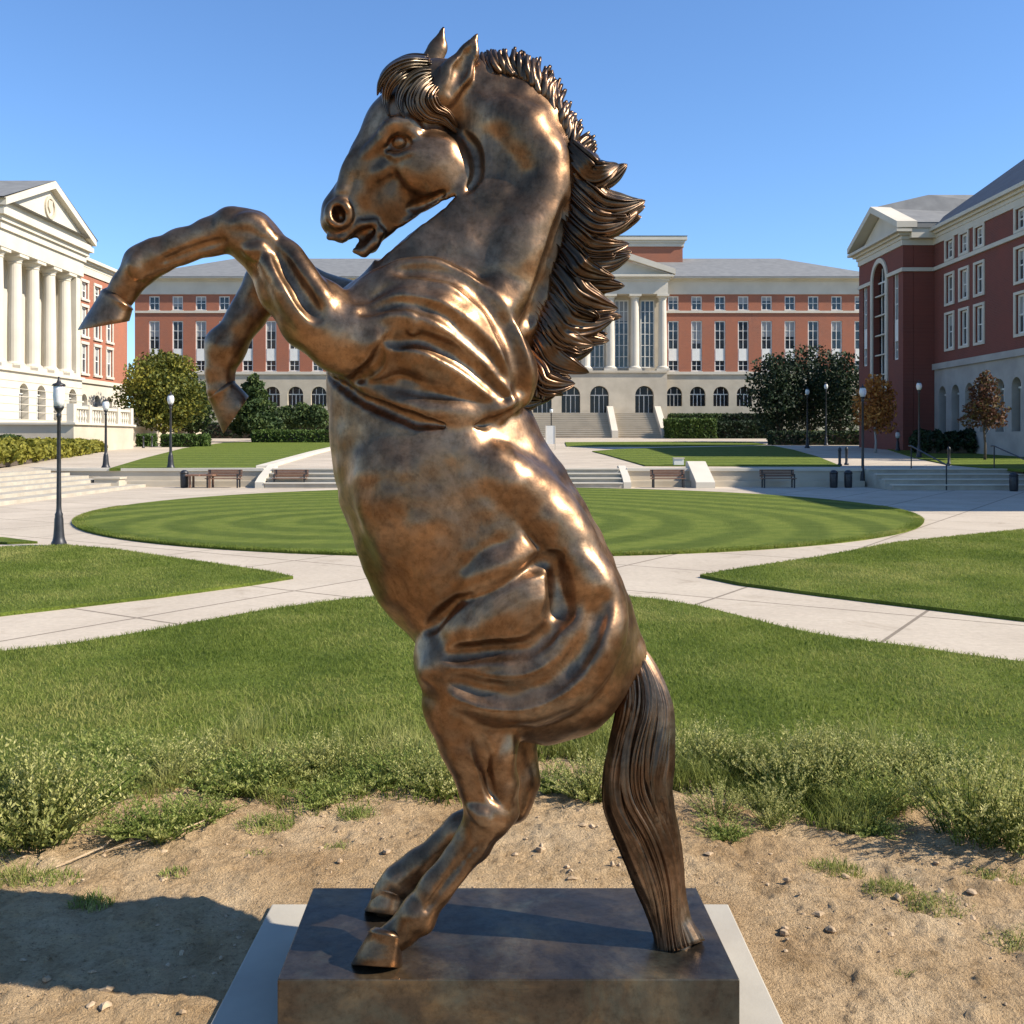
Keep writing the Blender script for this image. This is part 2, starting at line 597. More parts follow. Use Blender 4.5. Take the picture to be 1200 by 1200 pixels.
def dirt_y(x):
    x = np.asarray(x)
    return 5.2 - .19 * np.minimum(np.abs(x), 4) ** 2 + .25 * np.sin(x * 3.1 + .7) + .12 * np.sin(x * 7.3)


EDGE_L = .035
nx_ = np.linspace(9.5, -9.5, 96)
slab('near_lawn', [(p.x, p.y, 0) for p in far_edge] + [(float(a), float(min(dirt_y(a) + .30, far_y(a) - .05)), 0) for a in nx_], -.1, EDGE_L - .02, M['turf'])
sheet('bare_soil', [(-40, -40), (40, -40), (40, 6.6), (-40, 6.6)], -.06, M['dirt'])
oval = [(-.3 + 10.05 * math.cos(a), 26.6 + 11.0 * math.sin(a), 0) for a in [2 * math.pi * k / 96 for k in range(96)]]
slab('oval_lawn', oval, -.05, .05, M['turf_oval'])
left_tri = [(-2.82, 13.2, 0), (-3.3, 13.75, 0), (-4.3, 14.65, 0), (-5.4, 15.6, 0), (-6.4, 16.5, 0), (-7.4, 17.1, 0), (-8.1, 16.9, 0), (-12, 15.2, 0), (-16, 13.5, 0), (-16, 2.0, 0), (-9.0, 7.4, 0), (-5.2, 10.4, 0), (-4.0, 11.6, 0), (-3.2, 12.6, 0)]
slab('left_lawn', left_tri, -.05, .04, M['turf'])
slab('left_far_lawn', [(-8.2, 17.7, 0), (-9.2, 18.5, 0), (-18, 18.9, 0), (-18, 15.0, 0)], -.05, .04, M['turf'])
right_tri = [(2.45, 13.35, 0), (3.2, 14.1, 0), (4.6, 15.4, 0), (6.6, 17.6, 0), (9.9, 20.0, 0), (16, 24, 0), (20, 24, 0), (20, 2, 0), (9.0, 6.5, 0), (5.0, 10.15, 0), (3.55, 11.7, 0), (2.8, 12.6, 0)]
slab('right_lawn', right_tri, -.05, .04, M['turf'])


def terr_poly(px):
    return [tuple(tp(x, y)) for x, y in px]


slab('upper_left_lawn', terr_poly([(128, 550.5), (300, 549.5), (330, 541), (362, 532), (395, 524), (398, 519.5), (320, 518.3), (262, 519.5), (215, 526), (165, 539)]), -.05, .05, M['turf_upper'])
slab('upper_right_lawn', terr_poly([(756, 546.5), (985, 547), (958, 536), (930, 528), (905, 523), (770, 525.5), (725, 527), (694, 529.5), (712, 534)]), -.05, .05, M['turf_upper'])
slab('upper_strip_lawn', terr_poly([(664, 523.5), (770, 523.6), (898, 521.6), (880, 518.6), (780, 518.2), (662, 518.8)]), -.05, .05, M['turf_upper'])
slab('upper_side_lawn', terr_poly([(1013, 519), (1040, 527), (1072, 537), (1110, 545), (1200, 553), (1330, 553), (1300, 521), (1150, 518.6)]), -.05, .05, M['turf_upper'])
# pale kerb that edges the upper left lawn
b = MB()
kp = [tp(x, y) for x, y in [(300, 549.5), (330, 541), (362, 532), (395, 524)]]
for p, q in zip(kp[:-1], kp[1:]):
    t = (q - p); n = Vector((t.y, -t.x, 0)).normalized() * .45
    for z0, z1 in ((-.05, .14),):
        A = [p, q, q + n, p + n]
        b.face([v + Vector((0, 0, .13)) for v in A])
        for v, w_ in ((A[0], A[1]), (A[2], A[3]), (A[3], A[0]), (A[1], A[2])): b.face([v, w_, w_ + Vector((0, 0, .13)), v + Vector((0, 0, .13))])
tag(b.build('lawn_kerb', M['cream']), kind='structure')

# ------------------------------------------------------------------ low terrace wall, cheek blocks and flights of steps
def wall_piece(name, x0, x1, label, mat='stone'):
    w = thing(name, (0, T_Y, 0), label, 'wall')
    b = MB(); b.box(x0, x1, -.25, .25, -.05, T_Z - .06)
    b.build('wall_body', M[mat], w)
    c = MB(); c.box(x0, x1, -.31, .31, T_Z - .06, T_Z + .05)
    c.build('coping', M['cream'], w)
    b = MB(); b.box(x0, x1, -.62, -.25, -.05, .22)
    b.build('plinth_course', M[mat], w)
    return w


wall_piece('terrace_wall', -18.3, -9.5, 'low pale stone terrace wall with benches in front, left of the horse')
wall_piece('terrace_wall', 4.4, 6.8, 'short low stone wall piece behind the sunlit bench, right of the horse')
wall_piece('terrace_wall', 7.5, 13.4, 'low stone terrace wall in shade, behind the bench and litter bins at right')


def steps(name, x0, x1, n, label, y0=T_Y, dep=.42, dz=T_Z):
    s = MB()
    for k in range(n):
        yk = y0 - dep * (n - k)
        s.box(x0, x1, yk, y0 + .1, -.03 if k == 0 else dz / n * k, dz / n * (k + 1) - (.004 if k == n - 1 else 0))
    o = thing(name, (0, 0, 0), label, 'steps')
    s.build('risers', M['concrete'], o)
    t = MB()
    for k in range(n): t.box(x0, x1, y0 - dep * (n - k) - .04, y0 - dep * (n - k) + .30, dz / n * (k + 1) + .001, dz / n * (k + 1) + .045)
    t.build('treads', M['cream'], o)
    return o


steps('stone_steps', -9.15, 4.1, 4, 'broad flight of four stone steps behind the horse up to the terrace')
steps('stone_steps', 13.5, 20.4, 4, 'shaded flight of stone steps beside the lamp and bins at right', dep=.8)
s = MB()
for k in range(6):
    xk = -13.9 - .72 * k
    s.box(-18.2, xk, 20, T_Y - .64, (-.03 if k == 0 else T_Z / 6 * k), T_Z / 6 * (k + 1) - (.004 if k == 5 else 0))
tag(s.build('stone_steps', M['concrete']), 'wide sunlit side steps at the left edge, below the pillared building', 'steps')
def cheek(x0, x1, label, hh=.78):
    b = MB()
    pr = [(T_Y + .6, -.02), (T_Y - 1.7, -.02), (T_Y - 1.7, .22), (T_Y - 1.2, .42), (T_Y + .2, hh), (T_Y + .6, hh)]
    n = len(b.V); m = len(pr)
    b.V += [(x0, p[0], p[1]) for p in pr] + [(x1, p[0], p[1]) for p in pr]
    b.F.append([n + i for i in range(m)]); b.F.append([n + m + i for i in reversed(range(m))])
    for i in range(m):
        j = (i + 1) % m
        b.F.append([n + j, n + i, n + m + i, n + m + j])
    tag(b.build('cheek_block', M['cream']), label, 'stone block')


cheek(-9.49, -9.17, 'sloping pale block ending the low wall left of the horse, right of a bench')
cheek(4.12, 4.4, 'sloping stone block just right of the horse, left of the sunlit bench')
cheek(6.8, 7.5, 'bright sunlit sloping stone block right of the bench, where the shade begins', .95)

# ------------------------------------------------------------------ buildings
def window_mesh(w, h, style):
    """frame in local x (0..w), z (0..h); the pane is a separate mesh"""
    f = MB(); t = .11
    f.box(0, t, .10, .2, 0, h); f.box(w - t, w, .10, .2, 0, h)
    f.box(t, w - t, .10, .2, 0, t); f.box(t, w - t, .10, .2, h - t, h)
    if style == 'sash':
        f.box(w / 2 - .03, w / 2 + .03, .12, .19, t, h - t)
        f.box(t, w / 2 - .03, .12, .19, h * .5 - .03, h * .5 + .03); f.box(w / 2 + .03, w - t, .12, .19, h * .5 - .03, h * .5 + .03)
        pz = [(t, h - t)]
    elif style == 'tall':
        a, c = h * .21, h * .45            # stone spandrel panel between the two lights
        f.box(t, w - t, .06, .2, a, c)
        for z0, z1, n in ((t, a, 1), (c, h - t, 2)):
            f.box(w / 2 - .03, w / 2 + .03, .12, .19, z0, z1)
            for k in range(1, n + 1):
                z = z0 + (z1 - z0) * k / (n + 1)
                f.box(t, w / 2 - .03, .12, .19, z - .025, z + .025); f.box(w / 2 + .03, w - t, .12, .19, z - .025, z + .025)
        pz = [(t, a), (c, h - t)]
    elif style == 'triple':
        for k in (1, 2): f.box(w * k / 3 - .05, w * k / 3 + .05, .12, .19, t, h - t)
        n = max(2, int(h / 1.1))
        for k in range(1, n):
            for j in range(3):
                x0 = t if j == 0 else w * j / 3 + .05
                x1 = w - t if j == 2 else w * (j + 1) / 3 - .05
                z = h * k / n
                f.box(x0, x1, .13, .185, z - .03, z + .03)
        pz = [(t, h - t)]
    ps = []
    for q in (0, .3, .55, .8):                     # paler pane tops of varied depth: sky reflection painted as drawn blinds
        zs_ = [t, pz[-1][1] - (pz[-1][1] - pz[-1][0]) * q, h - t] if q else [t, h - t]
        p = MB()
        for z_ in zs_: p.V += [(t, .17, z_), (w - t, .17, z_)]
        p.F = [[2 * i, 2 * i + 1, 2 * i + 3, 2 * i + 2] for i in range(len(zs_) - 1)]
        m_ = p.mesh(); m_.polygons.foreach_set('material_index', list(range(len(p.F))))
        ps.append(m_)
    return f.mesh(), ps


WCACHE = {}


def put_window(parent, x, z, w, h, style, y=0.0, mat='white', name='window'):
    key = (round(w, 3), round(h, 3), style, mat)
    if key not in WCACHE:
        f, p = window_mesh(w, h, style)
        f.materials.append(M[mat])
        for m_ in p: m_.materials.append(M['glass']); m_.materials.append(M['sky_pane'])
        WCACHE[key] = (f, p)
    f, p = WCACHE[key]
    o = bpy.data.objects.new(name, f); COL.objects.link(o); o.parent = parent; o.location = (x, y, z)
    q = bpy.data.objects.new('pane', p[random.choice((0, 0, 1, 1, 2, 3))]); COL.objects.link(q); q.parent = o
    return o


def arch_pane(parent, a, b_, c, e, y, name='arched_window'):
    g = MB()
    g.face([(a, y, c), (b_, y, c), (b_, y, e), (a, y, e)])
    o = g.build(name, M['dark_glass'], parent)
    f = MB(); w = b_ - a; m = (a + b_) / 2
    top = e - w / 2
    f.box(a + .02, b_ - .02, y - .09, y - .02, top - .05, top + .05)
    f.box(m - .04, m + .04, y - .09, y - .02, c, top - .05)
    for s in (-1, 1):
        f.box(m + s * w * .25 - .025, m + s * w * .25 + .025, y - .08, y - .02, c, top - .05)
        f.box(m + s * w * .2 - .03, m + s * w * .2 + .03, y - .08, y - .02, top + .05, top + w * .38)
    f.build('window_frame', M['white'], o)
    return o


def column(parent, x, y, z0, z1, r):
    b = MB()
    h = z1 - z0
    b.box(x - r * 1.45, x + r * 1.45, y - r * 1.45, y + r * 1.45, z0, z0 + r * .5)
    b.lathe([(r * 1.35, z0 + r * .5), (r * 1.38, z0 + r * .75), (r * 1.12, z0 + r * .95), (r * 1.0, z0 + r * 1.1), (r * 1.0, z0 + h * .35), (r * .84, z1 - r * 1.3), (r * .95, z1 - r * 1.15), (r * .86, z1 - r * 1.0), (r * 1.2, z1 - r * .45)], x, y, 18)
    b.box(x - r * 1.35, x + r * 1.35, y - r * 1.35, y + r * 1.35, z1 - r * .45, z1)
    return b.build('column', M['cream'], parent)


def cornice(b, x0, x1, z0, z1, proj, y=0.0, ends=True):
    """stepped moulding along the top of a wall; proj metres proud at the top"""
    h = z1 - z0
    e = 1 if ends else 0
    for p, a, c in ((.25, 0, .35), (.55, .35, .6), (1.0, .6, .86), (.82, .86, 1)):
        b.box(x0 - e * proj * p, x1 + e * proj * p, y - proj * p, y + .3, z0 + h * a, z0 + h * c)


# ---- the long brick hall across the end of the lawns
CY = 106.0
def cx(px): return (px - 600) / FPX * CY
def cz(py): return CAM_H - (py - HOR) / FPX * CY


hall = thing('brick_hall', (0, CY, 0), 'long red brick hall with grey hipped roof closing the far end of the lawns', 'building')
XL, XR, PL, PR = cx(158), cx(1030), cx(604), cx(779)
zb, zg, zs, zk, ze, ztop = 1.2, cz(438), cz(365.5), cz(345), cz(330), cz(326)
base, bk, trim, body = MB(), MB(), MB(), MB()
pitch = 27.35 / FPX * CY
rw = [cx(789 + 27.35 * k) for k in range(9)]
lw = [cx(591 - 27.35 * k) for k in range(16)]
lw = [x for x in lw if x > XL + .9]
for x0, x1, centres in ((PR, XR, rw), (XL, PL, lw)):
    ops = [(x - .8, x + .8, cz(476), cz(453), True) for x in [c + .12 for c in centres] if x0 + 1 < x < x1 - 1]
    base.facade(x0, x1, zb, zg, ops, .45)
    for o in ops: arch_pane(hall, o[0], o[1], o[2], o[3], .42)
    ops2 = []
    for c in centres:
        if not (x0 + .6 < c < x1 - .6): continue
        ops2 += [(c - .55, c + .55, cz(365) + .12, cz(347), False), (c - .56, c + .56, cz(437) - .0, cz(376), False)]
    ops2 = [(o[0], o[1], max(o[2], zg + .25), o[3], False) for o in ops2]
    bk.facade(x0, x1, zg, zk, ops2, .3)
    for i, o in enumerate(ops2):
        put_window(hall, o[0], o[2], o[1] - o[0], o[3] - o[2], 'tall' if o[3] - o[2] > 3 else 'sash')
        trim.box(o[0] - .06, o[1] + .06, -.10, -.003, o[2] - .14, o[2])
    trim.box(x0, x1, -.16, -.002, zg - .08, zg + .2)
    trim.box(x0, x1, -.12, -.002, zs - .12, zs + .1)
    trim.box(x0, x1, -.10, .35, zk, ze)
    cornice(trim, x0, x1, ze, ztop + .05, .75)
body.box(XL + .05, XR - .05, .6, 20, zb, ze)
base.build('arcade_wall', M['stone'], hall)
bk.build('brick_wall', M['brick'], hall)
trim.build('stone_trim', M['cream'], hall)
body.build('rear_wall', M['brick'], hall)
r = MB()
zr = CAM_H + 212 / FPX * (CY + 10.5)
e = .8
A = [(XL - e, -e, ztop + .05), (XR + e, -e, ztop + .05), (XR + e, 21, ztop + .05), (XL - e, 21, ztop + .05)]
g1, g2 = (XL + 7.5, 10.5, zr), (XR - 7.5, 10.5, zr)
r.face([A[0], A[1], g2, g1]); r.face([A[1], A[2], g2]); r.face([A[2], A[3], g1, g2]); r.face([A[3], A[0], g1])
r.face([A[3], A[2], A[1], A[0]])
r.build('roof', M['roof'], hall)
# attic block rising behind the portico
ax0, ax1 = (568 - 600) / FPX * (CY + 8), (800 - 600) / FPX * (CY + 8)
def az(py): return CAM_H - (py - HOR) / FPX * (CY + 8)
a = MB(); a.box(ax0, ax1, 8, 19, zr - 4, az(289)); a.build('attic_wall', M['brick'], hall)
a = MB(); cornice(a, ax0, ax1, az(289), az(277), .45, 8); a.box(ax0 - .2, ax1 + .2, 8.31, 19.2, az(289), az(277) - .05); a.build('attic_cornice', M['cream'], hall)
a = MB(); a.face([(ax0 - .5, 7.5, az(277)), (ax1 + .5, 7.5, az(277)), (ax1 - 3.5, 12, az(268)), (ax0 + 3.5, 12, az(268))])
a.face([(ax1 + .5, 7.5, az(277)), (ax1 + .5, 19, az(277)), (ax1 - 3.5, 14, az(268)), (ax1 - 3.5, 12, az(268))])
a.face([(ax0 - .5, 19, az(277)), (ax0 - .5, 7.5, az(277)), (ax0 + 3.5, 12, az(268)), (ax0 + 3.5, 14, az(268))])
a.face([(ax0 + 3.5, 12, az(268)), (ax1 - 3.5, 12, az(268)), (ax1 - 3.5, 14, az(268)), (ax0 + 3.5, 14, az(268))])
a.build('attic_roof', M['roof'], hall)
# portico
pc = MB()
pops = [(cx(q) - .95, cx(q) + .95, cz(485), cz(453), True) for q in (635, 668, 701, 753)]
pc.facade(PL, PR, zb, zg, pops, .7, -1.6)
for o in pops: arch_pane(hall, o[0], o[1], o[2], o[3], -.95, 'arched_door')
pc.box(PL, PR, -.8, .5, zb, cz(485))
for x in (PL, PR - .02): pc.box(x, x + .02, -1.5, .4, zb, zg)
pc.box(PL, PR, -1.75, .2, zg, zg + .22)
pc.build('portico_base', M['stone'], hall)
colx = [cx(q) for q in (608, 629, 657, 685.5, 714, 742.5, 774.5)]
for x in colx: column(hall, x, -1.05, zg + .22, cz(347), .46)
pw = MB(); wops = [((p + q) / 2 - .72, (p + q) / 2 + .72, zg + .6, cz(352), False) for p, q in zip(colx[:-1], colx[1:]) if q - p > 2]
pw.facade(PL, PR, zg + .22, cz(346), wops, .3, -.15)
pw.build('portico_wall', M['stone'], hall)
for o in wops: put_window(hall, o[0], o[2], o[1] - o[0], o[3] - o[2], 'triple', -.15)
pt = MB(); pt.box(PL - .1, PR + .1, -1.6, .3, cz(347), cz(332)); cornice(pt, PL - .1, PR + .1, cz(332), cz(325), .55, -1.6)
pm, za = (PL + PR) / 2, cz(295)
pt.prism_y([(PL - .6, cz(325)), (PR + .6, cz(325)), (pm, za)], -1.4, 8)
for s_ in (-1, 1):
    xe = pm + s_ * (PR - PL + 1.6) / 2
    pt.prism_y([(xe, cz(325)), (pm, za + .1), (pm, za + .75), (xe, cz(325) + .55)][:: s_], -2.1, -1.2)
pt.build('pediment', M['cream'], hall)

# ---- pillared building at the left, its front facing the lawns
LX = -29.6
def ly(px): return FPX * abs(LX) / (600 - px)
ph = thing('pillared_hall', (LX, 59.0, 0), 'cream pillared building with pediment and brick wing at the left edge', 'building', R(90))
ZP, ZC, ZT, ZE = 2.75, 6.05, 13.0, 15.2
pl = 11.5
b = MB()
ops = [(u - .62, u + .62, ZP + .25, 5.2, True) for u in (3.1, 5.4, 7.7, 10.0)]
b.facade(0, pl, 1.0, ZC - .2, ops, .5)
b.box(0, pl, .65, 16, 1.0, ZC - .2)
for k in range(6): b.box(-.03, pl + .02, -.03, -.002, 3.0 + .46 * k, 3.03 + .46 * k)
b.build('arcade_wall', M['cream'], ph)
for o in ops: arch_pane(ph, o[0], o[1], o[2], o[3], .45)
b = MB(); b.box(-.15, pl + .15, -.15, 16, ZC - .2, ZC); b.box(-.08, pl + .08, -.08, 2.5, ZT, ZT + 1.0)
b.box(-.05, pl + .05, 2.5, 16, ZC, ZT + 1.0)
cornice(b, -.05, pl + .05, ZT + 1.0, ZE, .5, -.1); b.box(-.6, pl + .6, .2, 16.5, ZT + 1.1, ZE - .05)
b.box(pl - .7, pl, .1, 2.5, ZC, ZT)
b.box(-.05, .02, 2.0, 2.5, ZC, ZT)
b.build('entablature', M['cream'], ph)
for u in (.85, 3.1, 5.4, 7.7, 10.0): column(ph, u, .55, ZC, ZT, .44)
w = MB(); wops = [(u - .55, u + .55, ZC + .3, ZT - .5, False) for u in (1.95, 4.25, 6.55, 8.85)]
w.facade(0, pl, ZC, ZT, wops, .3, 2.12)
w.build('porch_wall', M['cream'], ph)
for o in wops: put_window(ph, o[0], o[2], o[1] - o[0], o[3] - o[2], 'triple', 2.12)
b = MB(); za = 18.05
mid = pl / 2
b.prism_y([(-.3, ZE), (pl + .3, ZE), (mid, za - .3)], -.35, .6)
b.build('tympanum', M['cream'], ph)
b = MB()
for s_ in (-1, 1):
    xe = mid + s_ * (pl / 2 + .6)
    b.prism_y([(xe, ZE), (mid, za - .38), (mid, za + .1), (xe, ZE + .42)][:: s_], -.75, .62)
b.build('raking_cornice', M['cream'], ph)
# round carved emblem in the pediment
b = MB()
def ring_y(b, cxx, czz, r0, r1, y0, y1, n=28):
    P = [(cxx + r0 * math.cos(2 * math.pi * k / n), czz + r0 * math.sin(2 * math.pi * k / n)) for k in range(n)]
    Q = [(cxx + r1 * math.cos(2 * math.pi * k / n), czz + r1 * math.sin(2 * math.pi * k / n)) for k in range(n)]
    for k in range(n):
        j = (k + 1) % n
        b.prism_y([P[k], P[j], Q[j], Q[k]], y0, y1)
ring_y(b, mid, ZE + 1.25, .55, .72, -.46, -.345)
b.prism_y([(mid - .28, ZE + 1.72), (mid + .28, ZE + 1.72), (mid + .28, ZE + 1.25), (mid, ZE + .92), (mid - .28, ZE + 1.25)], -.44, -.345)
b.build('emblem', M['stone'], ph)
b = MB(); ee = .9
b.face([(-ee, -.75, ZE + .42), (-ee, 26, ZE + .42), (mid, 26, za + .12), (mid, -.75, za + .12)])
b.face([(pl + ee, 26, ZE + .42), (pl + ee, -.75, ZE + .42), (mid, -.75, za + .12), (mid, 26, za + .12)])
b.face([(-ee, -.75, ZE + .36), (pl + ee, -.75, ZE + .36), (pl + ee, 26, ZE + .36), (-ee, 26, ZE + .36)])
b.build('roof', M['roof'], ph)
b = MB(); b.box(0, pl, 16, 26, 1, ZE); b.build('rear_wall', M['cream'], ph)
# brick wing beyond the portico
u0, u1, yo = pl + .02, pl + 12.0, 1.4
b = MB(); wu = [u0 + 1.4 + 2.3 * k for k in range(4)]
ops = [(u - .55, u + .55, ZP + .35, 5.1, True) for u in wu]
b.facade(u0, u1, 1.0, ZC, ops, .4, yo); b.box(u0, u1 - .03, yo + .52, 20, 1.0, ZC); b.box(u0, u1 + .12, yo - .15, yo - .002, ZC - .15, ZC + .15)
b.build('wing_base', M['cream'], ph)
for o in ops: arch_pane(ph, o[0], o[1], o[2], o[3], yo + .36)
b = MB(); ops = []
for u in wu: ops += [(u - .55, u + .55, 6.6, 8.7, False), (u - .55, u + .55, 9.3, 11.4, False), (u - .55, u + .55, 12.0, 13.2, False)]
b.facade(u0, u1, ZC + .15, 13.8, ops, .3, yo); b.box(u0, u1 - .03, yo + .42, 20, ZC, 13.8)
b.build('wing_brick', M['brick'], ph)
t = MB()
for o in ops:
    put_window(ph, o[0], o[2], o[1] - o[0], o[3] - o[2], 'sash', yo)
    t.box(o[0] - .16, o[0], yo - .06, yo - .003, o[2], o[3]); t.box(o[1], o[1] + .16, yo - .06, yo - .003, o[2], o[3])
    t.box(o[0] - .16, o[1] + .16, yo - .09, yo - .003, o[3], o[3] + .2); t.box(o[0] - .2, o[1] + .2, yo - .12, yo - .003, o[2] - .16, o[2])
t.box(u0, u1 + .05, yo - .1, 20, 13.8, 14.3); cornice(t, u0, u1, 14.3, 14.95, .5, yo, False)
t.box(u0, u1 + .5, yo + .31, 20, 14.31, 14.9)
t.build('wing_trim', M['cream'], ph)

# podium and balustrade below it
po = thing('podium', (0, 0, 0), 'pale stone podium wall with balustrade below the pillared building', 'wall')
b = MB(); b.box(-60, -24.4, 57, 66, .6, ZP - .12); b.box(-60, -27.3, 66, 90, .6, ZP - .12)
b.build('retaining_wall', M['stone'], po)
b = MB(); b.box(-60, -24.25, 56.85, 66.1, ZP - .12, ZP); b.box(-60, -27.2, 66.1, 90, ZP - .12, ZP); b.build('coping', M['cream'], po)
def balustrade(parent, p, q, z, n):
    r_ = MB(); p, q = Vector(p), Vector(q)
    t = (q - p).normalized(); nn = Vector((-t.y, t.x)) * .14
    r_.prism([p + nn, p - nn, q - nn, q + nn], z + .78, z + .95)
    for k in range(n + 1):
        c = p.lerp(q, k / n)
        if k % 6 == 0: r_.box(c.x - .2, c.x + .2, c.y - .2, c.y + .2, z, z + 1.05)
        else: r_.lathe([(.09, z), (.06, z + .15), (.11, z + .35), (.05, z + .62), (.09, z + .78)], c.x, c.y, 6)
    return r_.build('balustrade', M['cream'], parent)
balustrade(po, (-24.6, 57.2), (-24.6, 65.8), ZP, 24)
balustrade(po, (-27.5, 66.5), (-27.5, 80), ZP, 36)

# ---- shaded brick building at the right, its front facing the lawns
sb = thing('brick_building', (25.0, 60.6, 0), 'shaded dark red brick building with gabled pavilion at the right edge', 'building', R(-90))
ZB, ZS, ZK, ZE2 = 6.1, 11.95, 13.3, 14.25
L0 = 13.0                                    # the near end of this range; the near wing begins farther on
b = MB(); wu = [1.1 + 1.75 * k for k in range(7)]
ops = [(u - .5, u + .5, 2.2, 4.9, True) for u in wu]
b.facade(0, L0, .6, ZB - .15, ops, .45); b.box(0, L0, .58, 22, .6, ZB - .15); b.box(0, L0 + .1, -.15, -.003, ZB - .2, ZB + .15)
b.build('arcade_wall', M['shade_stone'], sb)
for o in ops: arch_pane(sb, o[0], o[1], o[2], o[3], .42)
b = MB(); ops = []
grp = [2.15, 4.0, 5.85, 10.3, 12.1]
hw = .47
for u in grp: ops += [(u - hw, u + hw, 7.0, 8.95, False), (u - hw, u + hw, 9.6, 11.2, False)]
for u in grp: ops += [(u - hw, u + hw, ZS + .2, ZK - .12, False)]
b.facade(0, L0, ZB - .15, ZK, ops, .3); b.box(0, L0, .42, 22, ZB - .15, ZK)
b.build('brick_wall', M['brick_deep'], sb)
t = MB()
for o in ops:
    put_window(sb, o[0], o[2], o[1] - o[0], o[3] - o[2], 'sash')
    for x0, x1, z0, z1 in ((o[0] - .17, o[0], o[2] - .14, o[3] + .14), (o[1], o[1] + .17, o[2] - .14, o[3] + .14), (o[0], o[1], o[2] - .14, o[2]), (o[0], o[1], o[3], o[3] + .14)):
        t.box(x0, x1, -.07, -.003, z0, z1)
t.box(0, L0 + .1, -.12, -.003, ZS - .2, ZS + .02)
t.box(0, L0 + .1, -.08, 22, ZK, ZK + .35); cornice(t, 0, L0, ZK + .35, ZE2, .5, 0, False); t.box(0, L0 + .6, .31, 22, ZK + .36, ZE2 - .04)
t.build('stone_trim', M['cream'], sb)
r = MB(); zr = 20.6
r.face([(-1, -.36, ZE2 + .02), (L0 + .5, -.36, ZE2 + .02), (L0 - 5, 8.5, zr), (-1, 8.5, zr)]); r.face([(L0 + .5, -.36, ZE2 + .02), (L0 + .5, 22.7, ZE2 + .02), (L0 - 5, 14, zr), (L0 - 5, 8.5, zr)])
r.face([(-1, 8.5, zr), (L0 - 5, 8.5, zr), (L0 - 5, 14, zr), (-1, 14, zr)]); r.face([(-1, 22.7, ZE2), (-1, 14, zr), (L0 - 5, 14, zr), (L0 + .8, 22.7, ZE2)])
r.build('roof', M['roof_dark'], sb)
# pavilion with the great arched window; its front stands 1.85 m proud
v0, v1, yp = -7.7, -.02, -1.85
b = MB(); vm = (v0 + v1) / 2
op = [(vm - 1.15, vm + 1.15, 4.6, 12.9, True), (v0 + .75, v0 + 1.55, 6.6, 12.0, False), (v1 - 1.55, v1 - .75, 6.6, 12.0, False)]
b.facade(v0, v1, .6, ZK, op, .5, yp); b.box(v0, v1, yp + .62, 22, .6, ZK)
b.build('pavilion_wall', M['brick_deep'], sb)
arch_pane(sb, op[0][0], op[0][1], op[0][2], op[0][3], yp + .4, 'great_window')
for o in op[1:]: put_window(sb, o[0], o[2], o[1] - o[0], o[3] - o[2], 'tall', yp)
t = MB()
for s_ in (0, 1):
    x = op[0][0] - .3 if s_ == 0 else op[0][1]
    t.box(x, x + .3, yp - .1, yp - .003, 4.5, op[0][3] - 1.15)
A = [(vm - 1.15 * math.cos(math.pi * k / 12), 11.75 + 1.15 * math.sin(math.pi * k / 12)) for k in range(13)]
B = [(vm - 1.45 * math.cos(math.pi * k / 12), 11.75 + 1.45 * math.sin(math.pi * k / 12)) for k in range(13)]
for k in range(12): t.prism_y([A[k], A[k + 1], B[k + 1], B[k]], yp - .1, yp - .003)
for k in range(1, 6): t.box(op[0][0], op[0][1], yp + .1, yp + .3, 4.6 + 1.25 * k, 4.68 + 1.25 * k)
t.box(v0, op[0][0] - .3, yp - .12, yp - .003, ZS - .2, ZS + .02); t.box(op[0][1] + .3, v1, yp - .12, yp - .003, ZS - .2, ZS + .02)
t.box(v1 + .0, v1 + .12, yp - .12, -.13, ZS - .2, ZS + .02)
t.box(v0 - .05, v1 + .05, yp - .08, 4, ZK + .002, ZK + .35); cornice(t, v0, v1, ZK + .35, ZE2, .6, yp); t.box(v0 - .5, v1 + .5, yp + .31, 4, ZK + .36, ZE2 - .02)
t.prism_y([(v0, ZE2), (v1, ZE2), (vm, 16.0)], yp + .1, yp + .5)
for s_ in (-1, 1):
    xe = vm + s_ * (3.85 + .6)
    t.prism_y([(xe, ZE2), (vm, 16.05), (vm, 16.45), (xe, ZE2 + .36)][:: s_], yp - .6, yp + .6)
t.build('pavilion_trim', M['cream'], sb)
r = MB(); e = .6
r.face([(v1 + e, yp - .4, ZE2 + .3), (v1 + e, 12, ZE2 + .3), (vm, 12, 17.2), (vm, 1.2, 17.2), (vm, yp - .4, 16.4)])
r.face([(v0 - e, 12, ZE2 + .3), (v0 - e, yp - .4, ZE2 + .3), (vm, yp - .4, 16.4), (vm, 1.2, 17.2), (vm, 12, 17.2)])
r.box(v0 - e + .02, v1 + e - .02, yp + .62, 12, ZE2 - .02, ZE2 + .29)
r.build('pavilion_roof', M['roof'], sb)
